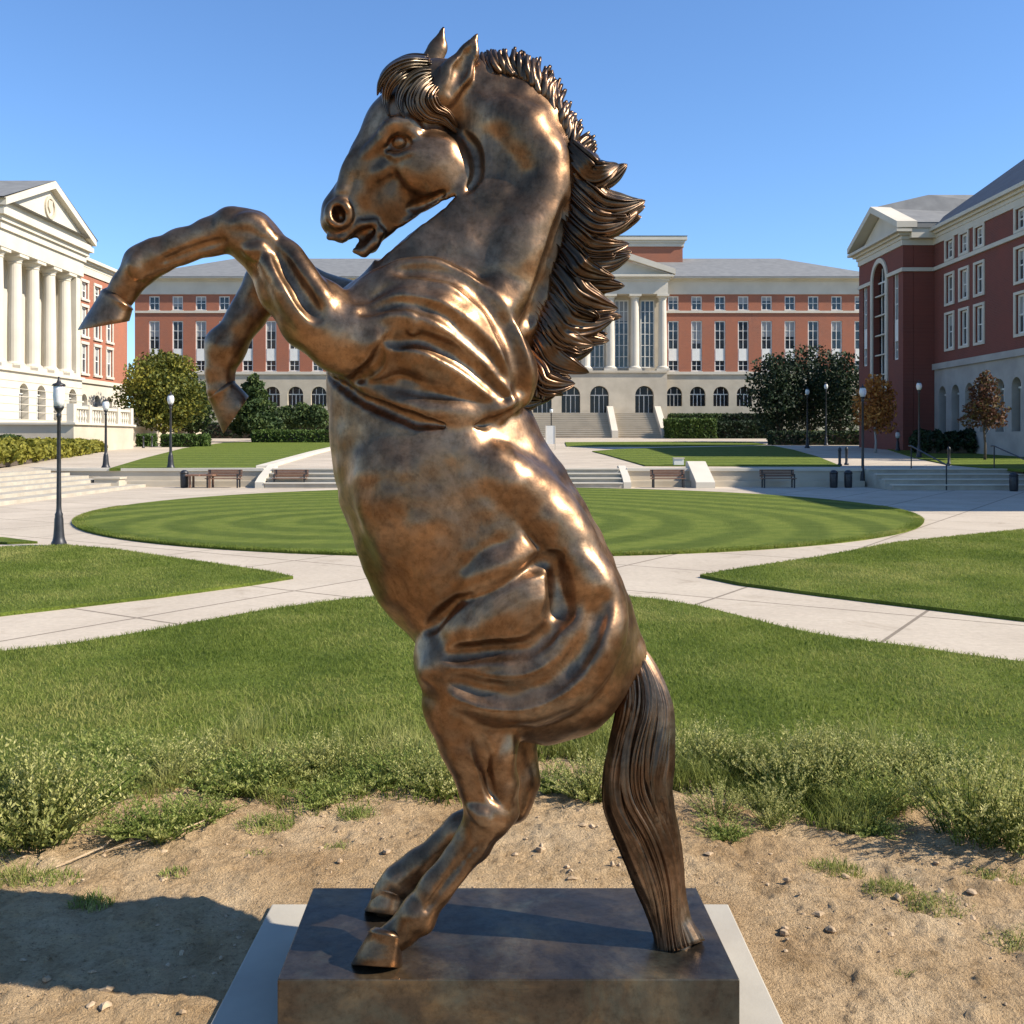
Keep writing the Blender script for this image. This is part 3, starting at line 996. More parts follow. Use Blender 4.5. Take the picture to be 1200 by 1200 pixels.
# near wing, beyond the right edge of the photograph; it throws the shade on the plaza
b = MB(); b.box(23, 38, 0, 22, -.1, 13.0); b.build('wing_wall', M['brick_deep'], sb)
b = MB(); b.face([(22, -.6, 13.0), (39, -.6, 13.0), (36, 8, 16.0), (25, 8, 16.0)]); b.face([(39, -.6, 13.0), (39, 22.6, 13.0), (36, 14, 16.0), (36, 8, 16.0)])
b.face([(22, 22.6, 13.0), (22, -.6, 13.0), (25, 8, 16.0), (25, 14, 16.0)]); b.face([(25, 8, 16.0), (36, 8, 16.0), (36, 14, 16.0), (25, 14, 16.0)]); b.face([(39, 22.6, 13.0), (22, 22.6, 13.0), (25, 14, 16.0), (36, 14, 16.0)])
b.build('wing_roof', M['roof_dark'], sb)

# ---- grand stairs to the hall
st = thing('grand_stairs', (0, 0, 0), 'wide pale stone stairs rising to the arched doors of the brick hall', 'stairs')
b = MB(); y0, y1, n = 99.0, 104.3, 13
za_, zb_ = tz(99), cz(485)
sx0, sx1 = (606 - 600) / FPX * 99, (779 - 600) / FPX * 99
for k in range(n):
    ys = y0 + (y1 - y0) * k / n
    b.box(sx0, sx1, ys, y1 + .02, za_ - .1 if k == 0 else za_ + (zb_ - za_) * k / n, za_ + (zb_ - za_) * (k + 1) / n - (.004 if k == n - 1 else 0))
b.build('risers', M['stone'], st)
b = MB()
for k in range(n):
    ys = y0 + (y1 - y0) * k / n
    zt = za_ + (zb_ - za_) * (k + 1) / n
    b.box(sx0, sx1, ys - .07, ys + .26, zt + .001, zt + .05)
b.build('treads', M['cream'], st)
for x in (sx0 - .35, sx1 - .35, sx0 + (sx1 - sx0) * .66 - .3):
    c = MB(); pr = [(y0 - .6, za_), (y1, za_), (y1, zb_ + .75), (y1 - .8, zb_ + .7), (y0 - .3, za_ + .7), (y0 - .6, za_ + .7)]
    nv = len(c.V); c.V += [(x, p[0], p[1]) for p in pr] + [(x + .6, p[0], p[1]) for p in pr]
    c.F.append(list(range(6))); c.F.append([6 + i for i in reversed(range(6))])
    for i in range(6):
        j = (i + 1) % 6; c.F.append([j, i, 6 + i, 6 + j])
    c.build('cheek_wall', M['cream'], st)
b = MB(); b.box(XL, sx0 - .4, 101.5, 105.9, .8, tz(101) + .7); b.box(sx1 + .4, XR, 101.5, 105.9, .8, tz(101) + .7)
tag(b.build('planted_bank', M['turf']), kind='structure')
# ------------------------------------------------------------------ leaves: trees, hedges, weeds, grass
def add_rnd(me, vals):
    a = me.attributes.new('rnd', 'FLOAT', 'POINT')
    a.data.foreach_set('value', np.asarray(vals, dtype=np.float32))


def leaf_mesh(P, size, nrm=None, aspect=1.6):
    """one diamond leaf per point, randomly turned"""
    n = len(P)
    a = RS.normal(size=(n, 3)); a /= np.linalg.norm(a, axis=1)[:, None]
    c = RS.normal(size=(n, 3)); c -= a * (a * c).sum(1)[:, None]; c /= np.linalg.norm(c, axis=1)[:, None]
    s = (size * RS.uniform(.6, 1.35, n))[:, None]
    V = np.stack([P - a * s * aspect * .5, P + c * s * .5, P + a * s * aspect * .5, P - c * s * .5], 1).reshape(-1, 3)
    F = np.arange(n * 4).reshape(n, 4)
    me = mesh_np(V, F)
    add_rnd(me, np.repeat(RS.uniform(0, 1, n), 4))
    return me


def crown_points(blobs, n, hollow=.55):
    """points spread through the shells of several uneven blobs (cx,cy,cz,rx,ry,rz)"""
    B = np.array(blobs)
    w = (B[:, 3] * B[:, 4] * B[:, 5]) ** .67
    k = RS.choice(len(B), n, p=w / w.sum())
    d_ = RS.normal(size=(n, 3)); d_ /= np.linalg.norm(d_, axis=1)[:, None]
    rr = hollow + (1.08 - hollow) * RS.uniform(0, 1, n) ** .6
    rr *= 1 + .14 * np.sin(d_[:, 0] * 7 + k) * np.sin(d_[:, 2] * 6 + 2 * k)
    return B[k, :3] + d_ * rr[:, None] * B[k, 3:6]


def make_tree(name, loc, H, W, trunk_h, mat, label, bark='bark', n=9000, leaf=.14, shape='round', tr=.16, blobs=None, seed=1):
    rnd = random.Random(seed)
    o = thing(name, loc, label, 'tree')
    bl = []
    ch = H - trunk_h
    nb = blobs or 22
    for i in range(nb):
        t = (i + .5) / nb
        z = trunk_h + ch * (.08 + .86 * t)
        if shape == 'round': env = math.sin(math.pi * (.12 + .80 * t)) ** .7
        elif shape == 'cone': env = (1 - t) ** .75 * .95 + .10
        else: env = (1 - t) ** .5 * .7 + .2 * math.sin(math.pi * t) + .08
        a = i * 2.4 + rnd.uniform(-.5, .5)
        rr = W / 2 * env
        q = rnd.uniform(.35, .75)
        s = (rr * rnd.uniform(.38, .58) + .08 * W / 2) * (22 / nb) ** .33
        bl.append((math.cos(a) * rr * q, math.sin(a) * rr * q, z, s, s, s * rnd.uniform(.6, .85)))
    tk = MB()
    tk.tube([(0, 0, -.2), (0.02, 0, trunk_h * .5), (-.03, .03, trunk_h), (0.02, 0, trunk_h + ch * .45), (0, 0, trunk_h + ch * .85)], [tr * 1.35, tr, tr * .85, tr * .5, tr * .12], 8)
    for x in bl[::2]:
        z0 = max(trunk_h * .75, x[2] - ch * .22)
        tk.tube([(0, 0, z0), (x[0] * .5, x[1] * .5, (z0 + x[2]) / 2 + .1), (x[0] * .95, x[1] * .95, x[2])], [tr * .38, tr * .24, tr * .08], 5)
    tk.build('trunk', M[bark], o, True)
    P = crown_points(bl, n)
    link('crown', leaf_mesh(P, leaf), M[mat], o)
    return o


def terr(px, py): return tuple(tp(px, py))


def up(px, Y): return ((px - 600) / FPX * Y, Y, tz(Y))


make_tree('broadleaf_tree', up(192, 76), 7.0, 6.0, .9, 'leaf_olive', 'big rounded yellow-green tree between the pillared building and the brick hall', n=14000, leaf=.17, seed=3, blobs=34)
make_tree('broadleaf_tree', up(224, 84), 5.0, 4.2, .8, 'leaf_green', 'small dark green tree just right of the big yellow-green tree', n=6000, leaf=.2, seed=4)
make_tree('conical_tree', up(297, 82), 5.6, 3.7, .6, 'leaf_green', 'dark green cone shaped tree behind the raised far hoof', n=9000, leaf=.2, shape='cone', seed=5)
for i, (px, h, lab) in enumerate(((334, 2.9, 'small young tree left of two others before the arcade'), (352, 3.2, 'middle small young tree of three before the arcade'), (372, 3.0, 'small young tree beside the horse chest, before the arcade'))):
    make_tree('young_tree', up(px, 88), h, 2.2, 1.0, 'leaf_green', lab, n=2200, leaf=.16, seed=8 + i, tr=.05)
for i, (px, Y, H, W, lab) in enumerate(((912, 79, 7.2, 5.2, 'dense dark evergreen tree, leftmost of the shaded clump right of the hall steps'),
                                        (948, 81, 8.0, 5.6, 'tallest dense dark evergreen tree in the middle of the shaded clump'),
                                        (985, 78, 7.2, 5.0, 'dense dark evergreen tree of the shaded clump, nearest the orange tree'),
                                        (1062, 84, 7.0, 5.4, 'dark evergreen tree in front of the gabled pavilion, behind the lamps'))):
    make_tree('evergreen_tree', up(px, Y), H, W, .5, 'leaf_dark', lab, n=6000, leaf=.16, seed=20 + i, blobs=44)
make_tree('maple_tree', up(1026, 58), 4.55, 2.9, 1.25, 'leaf_orange', 'young orange autumn tree with pale slender trunk', 'pale_bark', n=3600, leaf=.12, shape='oval', tr=.06, seed=31)
make_tree('maple_tree', up(1154, 47), 4.2, 2.0, 1.5, 'leaf_red', 'thin russet young tree in shade before the right building', n=2600, leaf=.10, shape='oval', tr=.055, seed=33)


def hedge(name, loc, L, D, H, mat, label, rz=0, n=4000, leaf=.12, lumps=0):
    o = thing(name, loc, label, 'hedge', rz)
    m_ = .34 if lumps else .12
    c = MB(); c.box(-L / 2 + m_, L / 2 - m_, -D / 2 + m_, D / 2 - m_, -.1, H - m_ * 1.25)
    c.build('twigs', M['bark'], o)
    if lumps:
        bl = [(-L / 2 + L * (k + .5) / lumps, RS.uniform(-.1, .1), H * .48, L / lumps * .66, D * .5, H * RS.uniform(.46, .56)) for k in range(lumps)]
        P = crown_points(bl, n, .75)
    else:
        P = RS.uniform(-.5, .5, (n, 3)) * np.array([L, D, H])
        f = RS.randint(0, 4, n)
        P[f == 0, 1] = -D / 2; P[f == 1, 2] = H / 2; P[f == 2, 0] = np.sign(P[f == 2, 0]) * L / 2
        P += RS.normal(size=P.shape) * .05
        P[:, 2] += H / 2
    link('leaves', leaf_mesh(P, leaf), M[mat], o)
    return o


p, q = Vector(tp(-60, 556)), Vector(tp(107, 529))
m_ = (p + q) / 2
hedge('shrub_hedge', (m_.x, m_.y, m_.z - .05), (q - p).length, 1.8, .95, 'leaf_yellow', 'lumpy yellow-green hedge along the path at the left edge', math.atan2(q.y - p.y, q.x - p.x), 30000, .14, 12)
hedge('shrub_hedge', (-29.5, 53.8, 1.0), 7.5, 2.0, 1.0, 'leaf_green', 'dark green hedge behind the yellow-green hedge under the grey podium', 0, 9000, .15, 6)
hedge('box_hedge', up(808, 97), 4.2, 4.0, 1.75, 'leaf_hedge', 'bright green clipped hedge block right of the hall stairs', 0, 7000, .16)
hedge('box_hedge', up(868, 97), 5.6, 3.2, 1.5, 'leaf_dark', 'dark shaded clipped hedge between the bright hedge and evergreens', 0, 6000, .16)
hedge('box_hedge', (up(815, 103)[0], 103, 3.2), 5.2, 1.5, 1.1, 'leaf_green', 'upper clipped hedge below the hall arches, right of the stairs', 0, 3000, .16)
hedge('box_hedge', (up(880, 103)[0], 103, 3.2), 6.0, 1.5, 1.1, 'leaf_dark', 'upper dark hedge below the hall arches, behind the evergreens', 0, 3000, .16)
hedge('box_hedge', up(218, 69), 2.9, 1.2, .75, 'leaf_hedge', 'low clipped hedge left of the raised far hoof, under the big tree', 0, 2500, .13)
hedge('box_hedge', up(172, 70), 1.0, 1.1, .75, 'leaf_hedge', 'small square clipped bush beside the podium balustrade', 0, 1200, .13)
hedge('box_hedge', up(345, 80), 6.2, 1.6, .9, 'leaf_hedge', 'low clipped hedge below the young trees left of the horse', 0, 4000, .14)
hedge('box_hedge', (up(318, 97)[0], 97, 2.0), 20, 2.0, 1.3, 'leaf_dark', 'long dark hedge below the hall arcade left of the horse', 0, 7000, .16)
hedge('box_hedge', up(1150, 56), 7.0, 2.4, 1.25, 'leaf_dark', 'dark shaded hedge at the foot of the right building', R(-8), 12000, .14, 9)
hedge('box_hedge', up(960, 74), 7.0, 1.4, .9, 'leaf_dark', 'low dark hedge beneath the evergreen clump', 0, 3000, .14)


# ---- lawn blades
def blades(P, h, w, lean, rnd):
    """P (n,3) roots, h heights, w widths -> tapering bent blades"""
    n = len(P)
    a = RS.uniform(0, 2 * math.pi, n)
    side = np.stack([np.cos(a), np.sin(a), np.zeros(n)], 1)
    b_ = RS.uniform(0, 2 * math.pi, n)
    ld = np.stack([np.cos(b_), np.sin(b_), np.zeros(n)], 1) * (lean * RS.uniform(.2, 1, n) * h)[:, None]
    upv = np.zeros((n, 3)); upv[:, 2] = h
    mid = P + ld * .35 + upv * .6
    tip = P + ld + upv * RS.uniform(.8, 1.0, n)[:, None]
    ws = side * (w * .5)[:, None]
    V = np.stack([P - ws, P + ws, mid + ws * .75, mid - ws * .75, tip], 1).reshape(-1, 3)
    i = np.arange(n)[:, None] * 5
    F = np.concatenate([i + np.array([[0, 1, 2]]), i + np.array([[0, 2, 3]]), i + np.array([[3, 2, 4]])], 1).reshape(-1, 3)
    me = mesh_np(V, F)
    add_rnd(me, np.repeat(rnd, 5))
    return me


def inpoly(x, y, poly):
    ins = np.zeros(len(x), bool)
    n = len(poly)
    for i in range(n):
        x1, y1 = poly[i][0], poly[i][1]; x2, y2 = poly[(i + 1) % n][0], poly[(i + 1) % n][1]
        if y1 == y2: continue
        c = ((y1 > y) != (y2 > y)) & (x < (x2 - x1) * (y - y1) / (y2 - y1) + x1)
        ins ^= c
    return ins


def seen(x, y, m=1.2): return np.abs(x) < y * .5 + m


def vnoise(x, y, f, s=0):
    """cheap smooth value noise"""
    xi, yi = x * f + s * 7.1, y * f + s * 3.3
    x0, y0 = np.floor(xi), np.floor(yi)
    fx, fy = xi - x0, yi - y0
    fx, fy = fx * fx * (3 - 2 * fx), fy * fy * (3 - 2 * fy)
    hsh = lambda a, b_: np.modf(np.abs(np.sin(a * 127.1 + b_ * 311.7 + s * 74.7) * 43758.5453))[0]
    return (hsh(x0, y0) * (1 - fx) + hsh(x0 + 1, y0) * fx) * (1 - fy) + (hsh(x0, y0 + 1) * (1 - fx) + hsh(x0 + 1, y0 + 1) * fx) * fy


N = 420000
x = RS.uniform(-8, 8, N); y = RS.uniform(4.2, 12, N)
k = (y < far_y(x) - .0) & seen(x, y, .9) & (y > dirt_y(x) - .05 + .5 * (vnoise(x, y, 1.6, 2) - .4))
x, y = x[k], y[k]
past = np.clip((y - dirt_y(x)) / 1.6, 0, 1)
k = RS.uniform(0, 1, len(x)) < .30 + .70 * past
x, y, past = x[k], y[k], past[k]
h = (.035 + .05 * (1 - past)) * RS.uniform(.6, 1.4, len(x)) * (.75 + .7 * vnoise(x, y, 2.2, 4))
P = np.stack([x, y, np.full(len(x), EDGE_L - .03)], 1)
me = blades(P, h, RS.uniform(.004, .008, len(x)), 1.1, np.clip(RS.uniform(0, 1, len(x)) * .6 + .4 * vnoise(x, y, .9, 1), 0, 1))
tag(link('grass', me, M['grass']), kind='stuff')

# longer rough growth along the edge of the bare soil
N = 58000
x = RS.uniform(-5, 5, N); y = dirt_y(x) + .15 + np.abs(RS.normal(0, .55, N))
cl = vnoise(x, y, 2.4, 9) * .6 + vnoise(x, y, 5.5, 5) * .4
k = seen(x, y, .7) & (RS.uniform(0, 1, N) < np.clip((cl - .34) * 3.2, 0, 1))
x, y, cl = x[k], y[k], cl[k]
h = (.05 + .20 * np.clip(cl - .3, 0, .6) / .6) * RS.uniform(.5, 1.3, len(x))
P = np.stack([x, y, np.full(len(x), -.005)], 1)
me = blades(P, h, RS.uniform(.003, .0065, len(x)), .75, np.clip(.35 * RS.uniform(0, 1, len(x)) + .65 * vnoise(x, y, 2.0, 3), 0, 1))
tag(link('rough_grass', me, M['grass_rough']), kind='stuff')

# the lawns farther off: short blades over the turf
V = []
for poly, dens, y1 in ((left_tri, 1800, 18), (right_tri, 1800, 22)):
    pa = np.array([p_[:2] for p_ in poly])
    lo, hi = pa.min(0), pa.max(0)
    n = int((hi[0] - lo[0]) * (hi[1] - lo[1]) * dens)
    x = RS.uniform(lo[0], hi[0], n); y = RS.uniform(lo[1], hi[1], n)
    k = inpoly(x, y, poly) & seen(x, y, .5) & (y > 7.5) & (y < y1)
    V.append(np.stack([x[k], y[k], np.full(k.sum(), .03)], 1))
P = np.concatenate(V)
# a ragged fringe where the oval lawn meets the paving
a = RS.uniform(0, 2 * math.pi, 60000); rr = 1 - np.abs(RS.normal(0, .012, len(a))) + .002
xo, yo_ = -.3 + 10.05 * rr * np.cos(a), 26.6 + 11.0 * rr * np.sin(a)
k = yo_ < 27
P = np.concatenate([P, np.stack([xo[k], yo_[k], np.full(k.sum(), .03)], 1)])
h = RS.uniform(.025, .05, len(P))
w = np.clip(P[:, 1] * .0006, .006, .015)
g = vnoise(P[:, 0], P[:, 1], .8, 6)
me = blades(P, h, w * RS.uniform(.7, 1.3, len(P)), 1.0, np.clip(.45 * RS.uniform(0, 1, len(P)) + .5 * g, 0, 1))
tag(link('lawn_grass', me, M['grass']), kind='stuff')
# ------------------------------------------------------------------ the bare soil in front
gx = np.concatenate([np.linspace(-4.2, -2.4, 60), np.linspace(-2.38, 2.38, 400), np.linspace(2.4, 4.2, 60)])
gy = np.concatenate([np.linspace(1.2, 2.4, 40), np.linspace(2.42, 6.2, 320)])
X_, Y_ = np.meshgrid(gx, gy)
fx, fy = X_.ravel(), Y_.ravel()
hz = .036 * (vnoise(fx, fy, 1.3, 1) - .5) + .026 * (vnoise(fx, fy, 4, 2) - .5) + .020 * (vnoise(fx, fy, 11, 3) - .5) + .030 * np.maximum(vnoise(fx, fy, 26, 4) - .55, 0) + .012 * (vnoise(fx, fy, 45, 5) - .5)
# a shallow rutted track on the right
rut = (fx - 1.2) * .55 + (fy - 3.6) * .83
hz += .012 * np.sin(rut * 26 + 2.5 * vnoise(fx, fy, 3, 8)) * np.clip(vnoise(fx, fy, 1.2, 7) * 2 - .7, 0, 1) * (fx > .6)
edge = np.minimum.reduce([(fx + .93), (.85 - fx), (4.0 - fy)])        # level where the pad lies
hz *= np.clip(1 - (edge + .12) / .14, .0, 1)
base_h = .032
wob = dirt_y(fx) + .35 + .35 * (vnoise(fx, fy, 3, 6) - .5)
drop = np.clip((fy - wob) / .5, 0, 1)
hz = base_h + hz - .15 * drop
V = np.stack([fx, fy, hz], 1)
nx, ny = len(gx), len(gy)
ii = (np.arange(ny - 1)[:, None] * nx + np.arange(nx - 1)[None, :]).ravel()
F = np.stack([ii, ii + 1, ii + nx + 1, ii + nx], 1)
tag(link('dirt', mesh_np(V, F, True), M['dirt']), kind='structure')


def soil_z(x, y):
    i = np.clip(np.searchsorted(gx, x), 0, nx - 1); j = np.clip(np.searchsorted(gy, y), 0, ny - 1)
    return hz.reshape(ny, nx)[j, i]


# clods and pebbles nobody could count
n = 2600
x = RS.uniform(-2.6, 2.6, n); y = RS.uniform(2.6, 5.3, n)
k = ~((x > -.95) & (x < .87) & (y < 3.92)) & (RS.uniform(0, 1, n) < .25 + .75 * (vnoise(x, y, 2, 12) > .5))
x, y = x[k], y[k]
n = len(x)
s = .0028 + .009 * RS.uniform(0, 1, n) ** 6 * 1.5
s[:8] *= 1.5
dirs = np.array([(1, 0, 0), (-1, 0, 0), (0, 1, 0), (0, -1, 0), (0, 0, 1), (0, 0, -1)], float)
tri = np.array([(0, 2, 4), (2, 1, 4), (1, 3, 4), (3, 0, 4), (2, 0, 5), (1, 2, 5), (3, 1, 5), (0, 3, 5)])
# one subdivision of an octahedron, jittered, makes a stone
mid = {}
vv = [tuple(v) for v in dirs]; tt = []
def md(a, b_):
    kk = (min(a, b_), max(a, b_))
    if kk not in mid:
        m2 = np.array(vv[a]) + np.array(vv[b_]); m2 /= np.linalg.norm(m2); mid[kk] = len(vv); vv.append(tuple(m2))
    return mid[kk]
for a, b_, c in tri:
    p_, q_, r_ = md(a, b_), md(b_, c), md(c, a)
    tt += [(a, p_, r_), (p_, b_, q_), (r_, q_, c), (p_, q_, r_)]
vv = np.array(vv); tt = np.array(tt)
Vs = vv[None] * RS.uniform(.65, 1.25, (n, len(vv), 1)) * (s[:, None, None] * RS.uniform(.6, 1.4, (n, 1, 3)) * np.array([1.2, 1.2, .75]))
Vs += np.stack([x, y, soil_z(x, y) + s * .25], 1)[:, None, :]
F = (np.arange(n)[:, None, None] * len(vv) + tt[None]).reshape(-1, 3)
M['pebble'] = pbr('pebbles', (.28, .19, .105), (.48, .35, .215), 14, .95)
tag(link('pebbles', mesh_np(Vs.reshape(-1, 3), F), M['pebble']), kind='stuff')

# ---- weeds: each clump a plant of its own
def stalks(nst, H, spread, leaf, nleaf, sw=.0022, curve=.35, spike=0.0):
    """a bushy weed: thin stems set with small leaves; returns stem mesh and leaf mesh"""
    st = MB(); LP = []; LA = []
    for k in range(nst):
        a = RS.uniform(0, 2 * math.pi); q = RS.uniform(0, 1) ** .6
        r0 = q * spread * .45
        lean = q * spread * .75
        h = H * RS.uniform(.55, 1.05) * (1 - .35 * q)
        pts = []
        for t in (0, .33, .66, 1):
            rr = r0 + lean * (t ** 1.6) * (1 + curve)
            pts.append((math.cos(a) * rr + RS.uniform(-.006, .006), math.sin(a) * rr + RS.uniform(-.006, .006), h * t))
        st.tube(pts, [sw, sw * .9, sw * .7, sw * .3], 3)
        for j in range(nleaf):
            t = RS.uniform(.12, 1.0) if RS.uniform() > spike else RS.uniform(.7, 1.02)
            f = min(t, .999) * 3; i = int(f); f -= i
            p_ = np.array(pts[i]) * (1 - f) + np.array(pts[i + 1]) * f
            b_ = RS.uniform(0, 2 * math.pi)
            dd = np.array([math.cos(b_) * .75, math.sin(b_) * .75, RS.uniform(.25, 1.1)])
            dd /= np.linalg.norm(dd)
            L = leaf * RS.uniform(.6, 1.3) * (1.1 - .5 * t)
            sd = np.cross(dd, RS.normal(size=3)); sd /= np.linalg.norm(sd); sd *= L * .17
            LP += [p_, p_ + dd * L * .5 + sd, p_ + dd * L, p_ + dd * L * .5 - sd]
            LA += [np.clip(.25 + .5 * t + RS.uniform(-.3, .3), 0, 1)] * 4
    lm = mesh_np(np.array(LP), np.arange(len(LP)).reshape(-1, 4))
    add_rnd(lm, LA)
    return st.mesh(), lm


def tuft_mesh(n, r, h, w=.0045, lean=1.0):
    q = RS.uniform(0, 1, n) ** .6 * r; a = RS.uniform(0, 2 * math.pi, n)
    P = np.stack([q * np.cos(a) * 1.3, q * np.sin(a), np.full(n, -.01)], 1)
    return blades(P, h * RS.uniform(.5, 1.2, n) * (1.15 - .6 * q / r), RS.uniform(.6, 1.3, n) * w, lean, RS.uniform(0, 1, n))


kinds = {}
for kname, args, mt in (('sage', (190, .40, .27, .027, 40), 'sage'), ('sage2', (130, .34, .25, .026, 40), 'sage'), ('spike', (95, .36, .24, .024, 40, .0022, .25, .55), 'sage'),
                        ('weed', (110, .24, .22, .027, 30), 'weed'), ('weed2', (80, .20, .20, .030, 24, .002, .6), 'weed')):
    a, b_ = stalks(*args)
    a.materials.append(M['weed']); b_.materials.append(M[mt]); kinds[kname] = (a, b_)


def plant(kind, name, px, py, label, sc_=1.0, z=None, group=None):
    g = gp(px, py, .02)
    zz = float(soil_z(g.x, g.y)) - .01 if z is None else z
    if g.y > 5.0: zz = max(zz, .0)
    o = thing(name, (g.x, g.y, zz), label, 'plant', RS.uniform(0, 6.28), group)
    o.scale = (sc_, sc_, sc_ * RS.uniform(.9, 1.1))
    link('stems', kinds[kind][0], None, o); link('leaves', kinds[kind][1], None, o)
    return o


def tuft(px, py, label, r=.07, h=.07, n=260, mt='weed', lean=1.2):
    g = gp(px, py, .02)
    me_ = tuft_mesh(n, r, h, .004, lean)
    o = link('grass_tuft', me_, M[mt]); o.location = (g.x, g.y, float(soil_z(g.x, g.y)))
    return tag(o, label, 'plant')


plant('sage', 'wild_shrub', 42, 992, 'largest leafy wild bush on the bare soil at the left edge', 1.22)
plant('sage2', 'wild_shrub', -25, 985, 'leafy wild bush cut by the left edge, behind the largest bush', 1.25)
plant('weed', 'wild_shrub', 90, 960, 'pale weed clump behind the right side of the largest left bush', 1.25)
plant('weed', 'weed_clump', 192, 985, 'spreading green weed clump on the soil right of the largest bush', .95)
plant('weed2', 'weed_clump', 150, 985, 'smaller weed leaning on the spreading clump, toward the largest bush', .75)
plant('weed2', 'weed_clump', 240, 968, 'small weed at the right end of the spreading clump', .7)
plant('weed2', 'weed_clump', 375, 945, 'dark weed clump left of the hind legs, at the grass edge', .8)
for i, (px, py, s_) in enumerate(((142, 896, .8), (200, 915, .85), (272, 930, 1.0), (300, 924, 1.05), (375, 908, .75), (432, 926, .8), (470, 915, .95), (515, 930, .7), (108, 888, .8), (645, 925, .6), (690, 934, .7))):
    plant(('weed', 'sage2', 'weed2')[i % 3], 'weed_clump', px, py, 'tall wild weed in the rough row left of and behind the hind legs', s_ * 1.15, .0, 'weeds in the rough row behind the horse')
for i, (px, py, s_) in enumerate(((828, 900, .9), (872, 912, .75), (925, 938, .8), (968, 926, .95), (1020, 948, .9), (1060, 918, .9), (840, 958, .55), (905, 966, .5), (950, 915, .8), (1105, 905, .85))):
    plant(('sage2', 'spike', 'spike', 'spike', 'weed')[i % 5], 'sage_bush', px, py, 'silvery sage bush in the rough row right of the tail', s_ * 1.12, .0, 'sage bushes right of the tail')
plant('spike', 'sage_bush', 1135, 985, 'tall pale sage bush with upright seed spikes near the right edge', 1.2)
plant('spike', 'sage_bush', 1185, 995, 'dense sage bush cut by the right edge of the picture', 1.2)
plant('weed2', 'weed_clump', 1020, 975, 'low green weed left of the tall pale sage bush', .7)
plant('weed2', 'weed_clump', 850, 985, 'low green weed on the soil edge right of the tail', .6)
tuft(105, 1062, 'small grass tuft on bare soil just above the shadow at left', .07, .055)
tuft(62, 1035, 'flat grass tuft on soil below the largest left bush', .09, .05)
tuft(312, 972, 'wide low grass tuft on soil left of the plinth', .11, .06, 420)
tuft(398, 998, 'tiny dark grass tuft on the soil behind the plinth, left', .06, .035, 160)
tuft(205, 1030, 'tiny grass sprig in the middle of the left soil', .05, .03, 110)
tuft(420, 960, 'grass tuft nearest the far hind leg on its left', .08, .07, 300)
tuft(305, 1005, 'sparse dry grass sprig below the wide low tuft', .06, .025, 110)
tuft(975, 1022, 'grass tuft on right soil, farthest of a slanting row of three', .10, .06, 380, 'grass_rough')
tuft(1043, 1048, 'grass tuft on right soil, middle of a slanting row of three', .085, .065, 380, 'grass_rough')
tuft(1098, 1070, 'grass tuft on right soil, nearest of a slanting row of three', .10, .05, 340, 'grass_rough')
tuft(1165, 1035, 'sparse pale grass patch below the dense sage bush at right', .10, .05, 200, 'grass_rough')
tuft(1195, 1108, 'dry grass patch cut by the right edge near the bottom', .10, .05, 280, 'grass_rough')
tuft(1060, 1146, 'tiny green sprig on the soil right of the pad', .04, .03, 90)
tuft(20, 1035, 'yellowish grass tuft at the left edge below the bush', .10, .09, 300, 'grass_rough')
# dry fallen stalks
b = MB()
for pts in (((65, 1020), (120, 1000), (150, 975)), ((150, 1000), (210, 985), (285, 950)), ((120, 1000), (170, 992), (200, 985))):
    P = [gp(x_, y_, .03) for x_, y_ in pts]
    b.tube([(v.x, v.y, float(soil_z(v.x, v.y)) + .012 + .02 * (i % 2)) for i, v in enumerate(P)], .0035, 5)
tag(b.build('dry_stalks', M['pebble']), 'long dry fallen stalks on the soil beside the left weeds', 'stalk')

# ------------------------------------------------------------------ street furniture
def lamp_parts(root, H, gr=1.0, pr=1.0):
    b = MB()
    b.lathe([(r_ * pr, z_) for r_, z_ in [(.20, -.02), (.20, .06), (.165, .10), (.145, .16), (.125, .30), (.115, .46), (.10, .50), (.105, .54), (.075, .58), (.066, .66), (.056, H * .45), (.048, H - .62)]] + [(.065 * pr, H - .60), (.065 * pr, H - .56), (.045 * pr, H - .53), (.075, H - .46), (.085, H - .42)], 0, 0, 12)
    b.build('post', M['cast'], root, True)
    g = MB(); g.lathe([(.085, H - .42), (.15 * gr, H - .34), (.175 * gr, H - .25), (.16 * gr, H - .15), (.09, H - .07)], 0, 0, 14)
    g.build('globe', M['globe'], root, True)
    c = MB(); c.lathe([(.115, H - .075), (.10, H - .045), (.04, H - .02), (.022, H + .03), (.012, H + .08)], 0, 0, 10)
    c.build('finial', M['cast'], root, True)


def lamp(loc, H, label, gr=.78, pr=.85):
    o = thing('street_lamp', loc, label, 'lamp', 0, 'black lamp posts with white globes')
    lamp_parts(o, H, gr, pr)
    return o


g = gp(69, 640); lamp(tuple(g), 200 / FPX * g.y - .1, 'black lamp post with clear white globe, largest, at left by the path', .56, .62)
g = gp(1011, 570); lamp(tuple(g), 121 / FPX * g.y - .1, 'black lamp post on the plaza in front of the orange tree')
for px, py, top, lab in ((124, 549, 468, 'black lamp post at the left corner of the upper left lawn, beside the steps'), (200, 549.5, 461, 'black lamp post on the terrace in front of the big yellow-green tree'),
                         (1077, 537, 447, 'black lamp post on the side lawn, right of the orange tree'), (946, 525, 455, 'black lamp post at the lawn corner before the dark evergreens, left of two'),
                         (968, 522, 449, 'black lamp post before the dark evergreens, nearer the orange tree'), (916, 516.5, 480, 'small distant lamp post at the left end of the evergreens'),
                         (1052, 529, 505, 'short lamp post on the path beside the orange tree'), (646, 519, 478, 'thin distant lamp post left of the hall stairs, by the horse belly')):
    v = tp(px, py)
    lamp(tuple(v), (py - top) / FPX * v.y, lab)


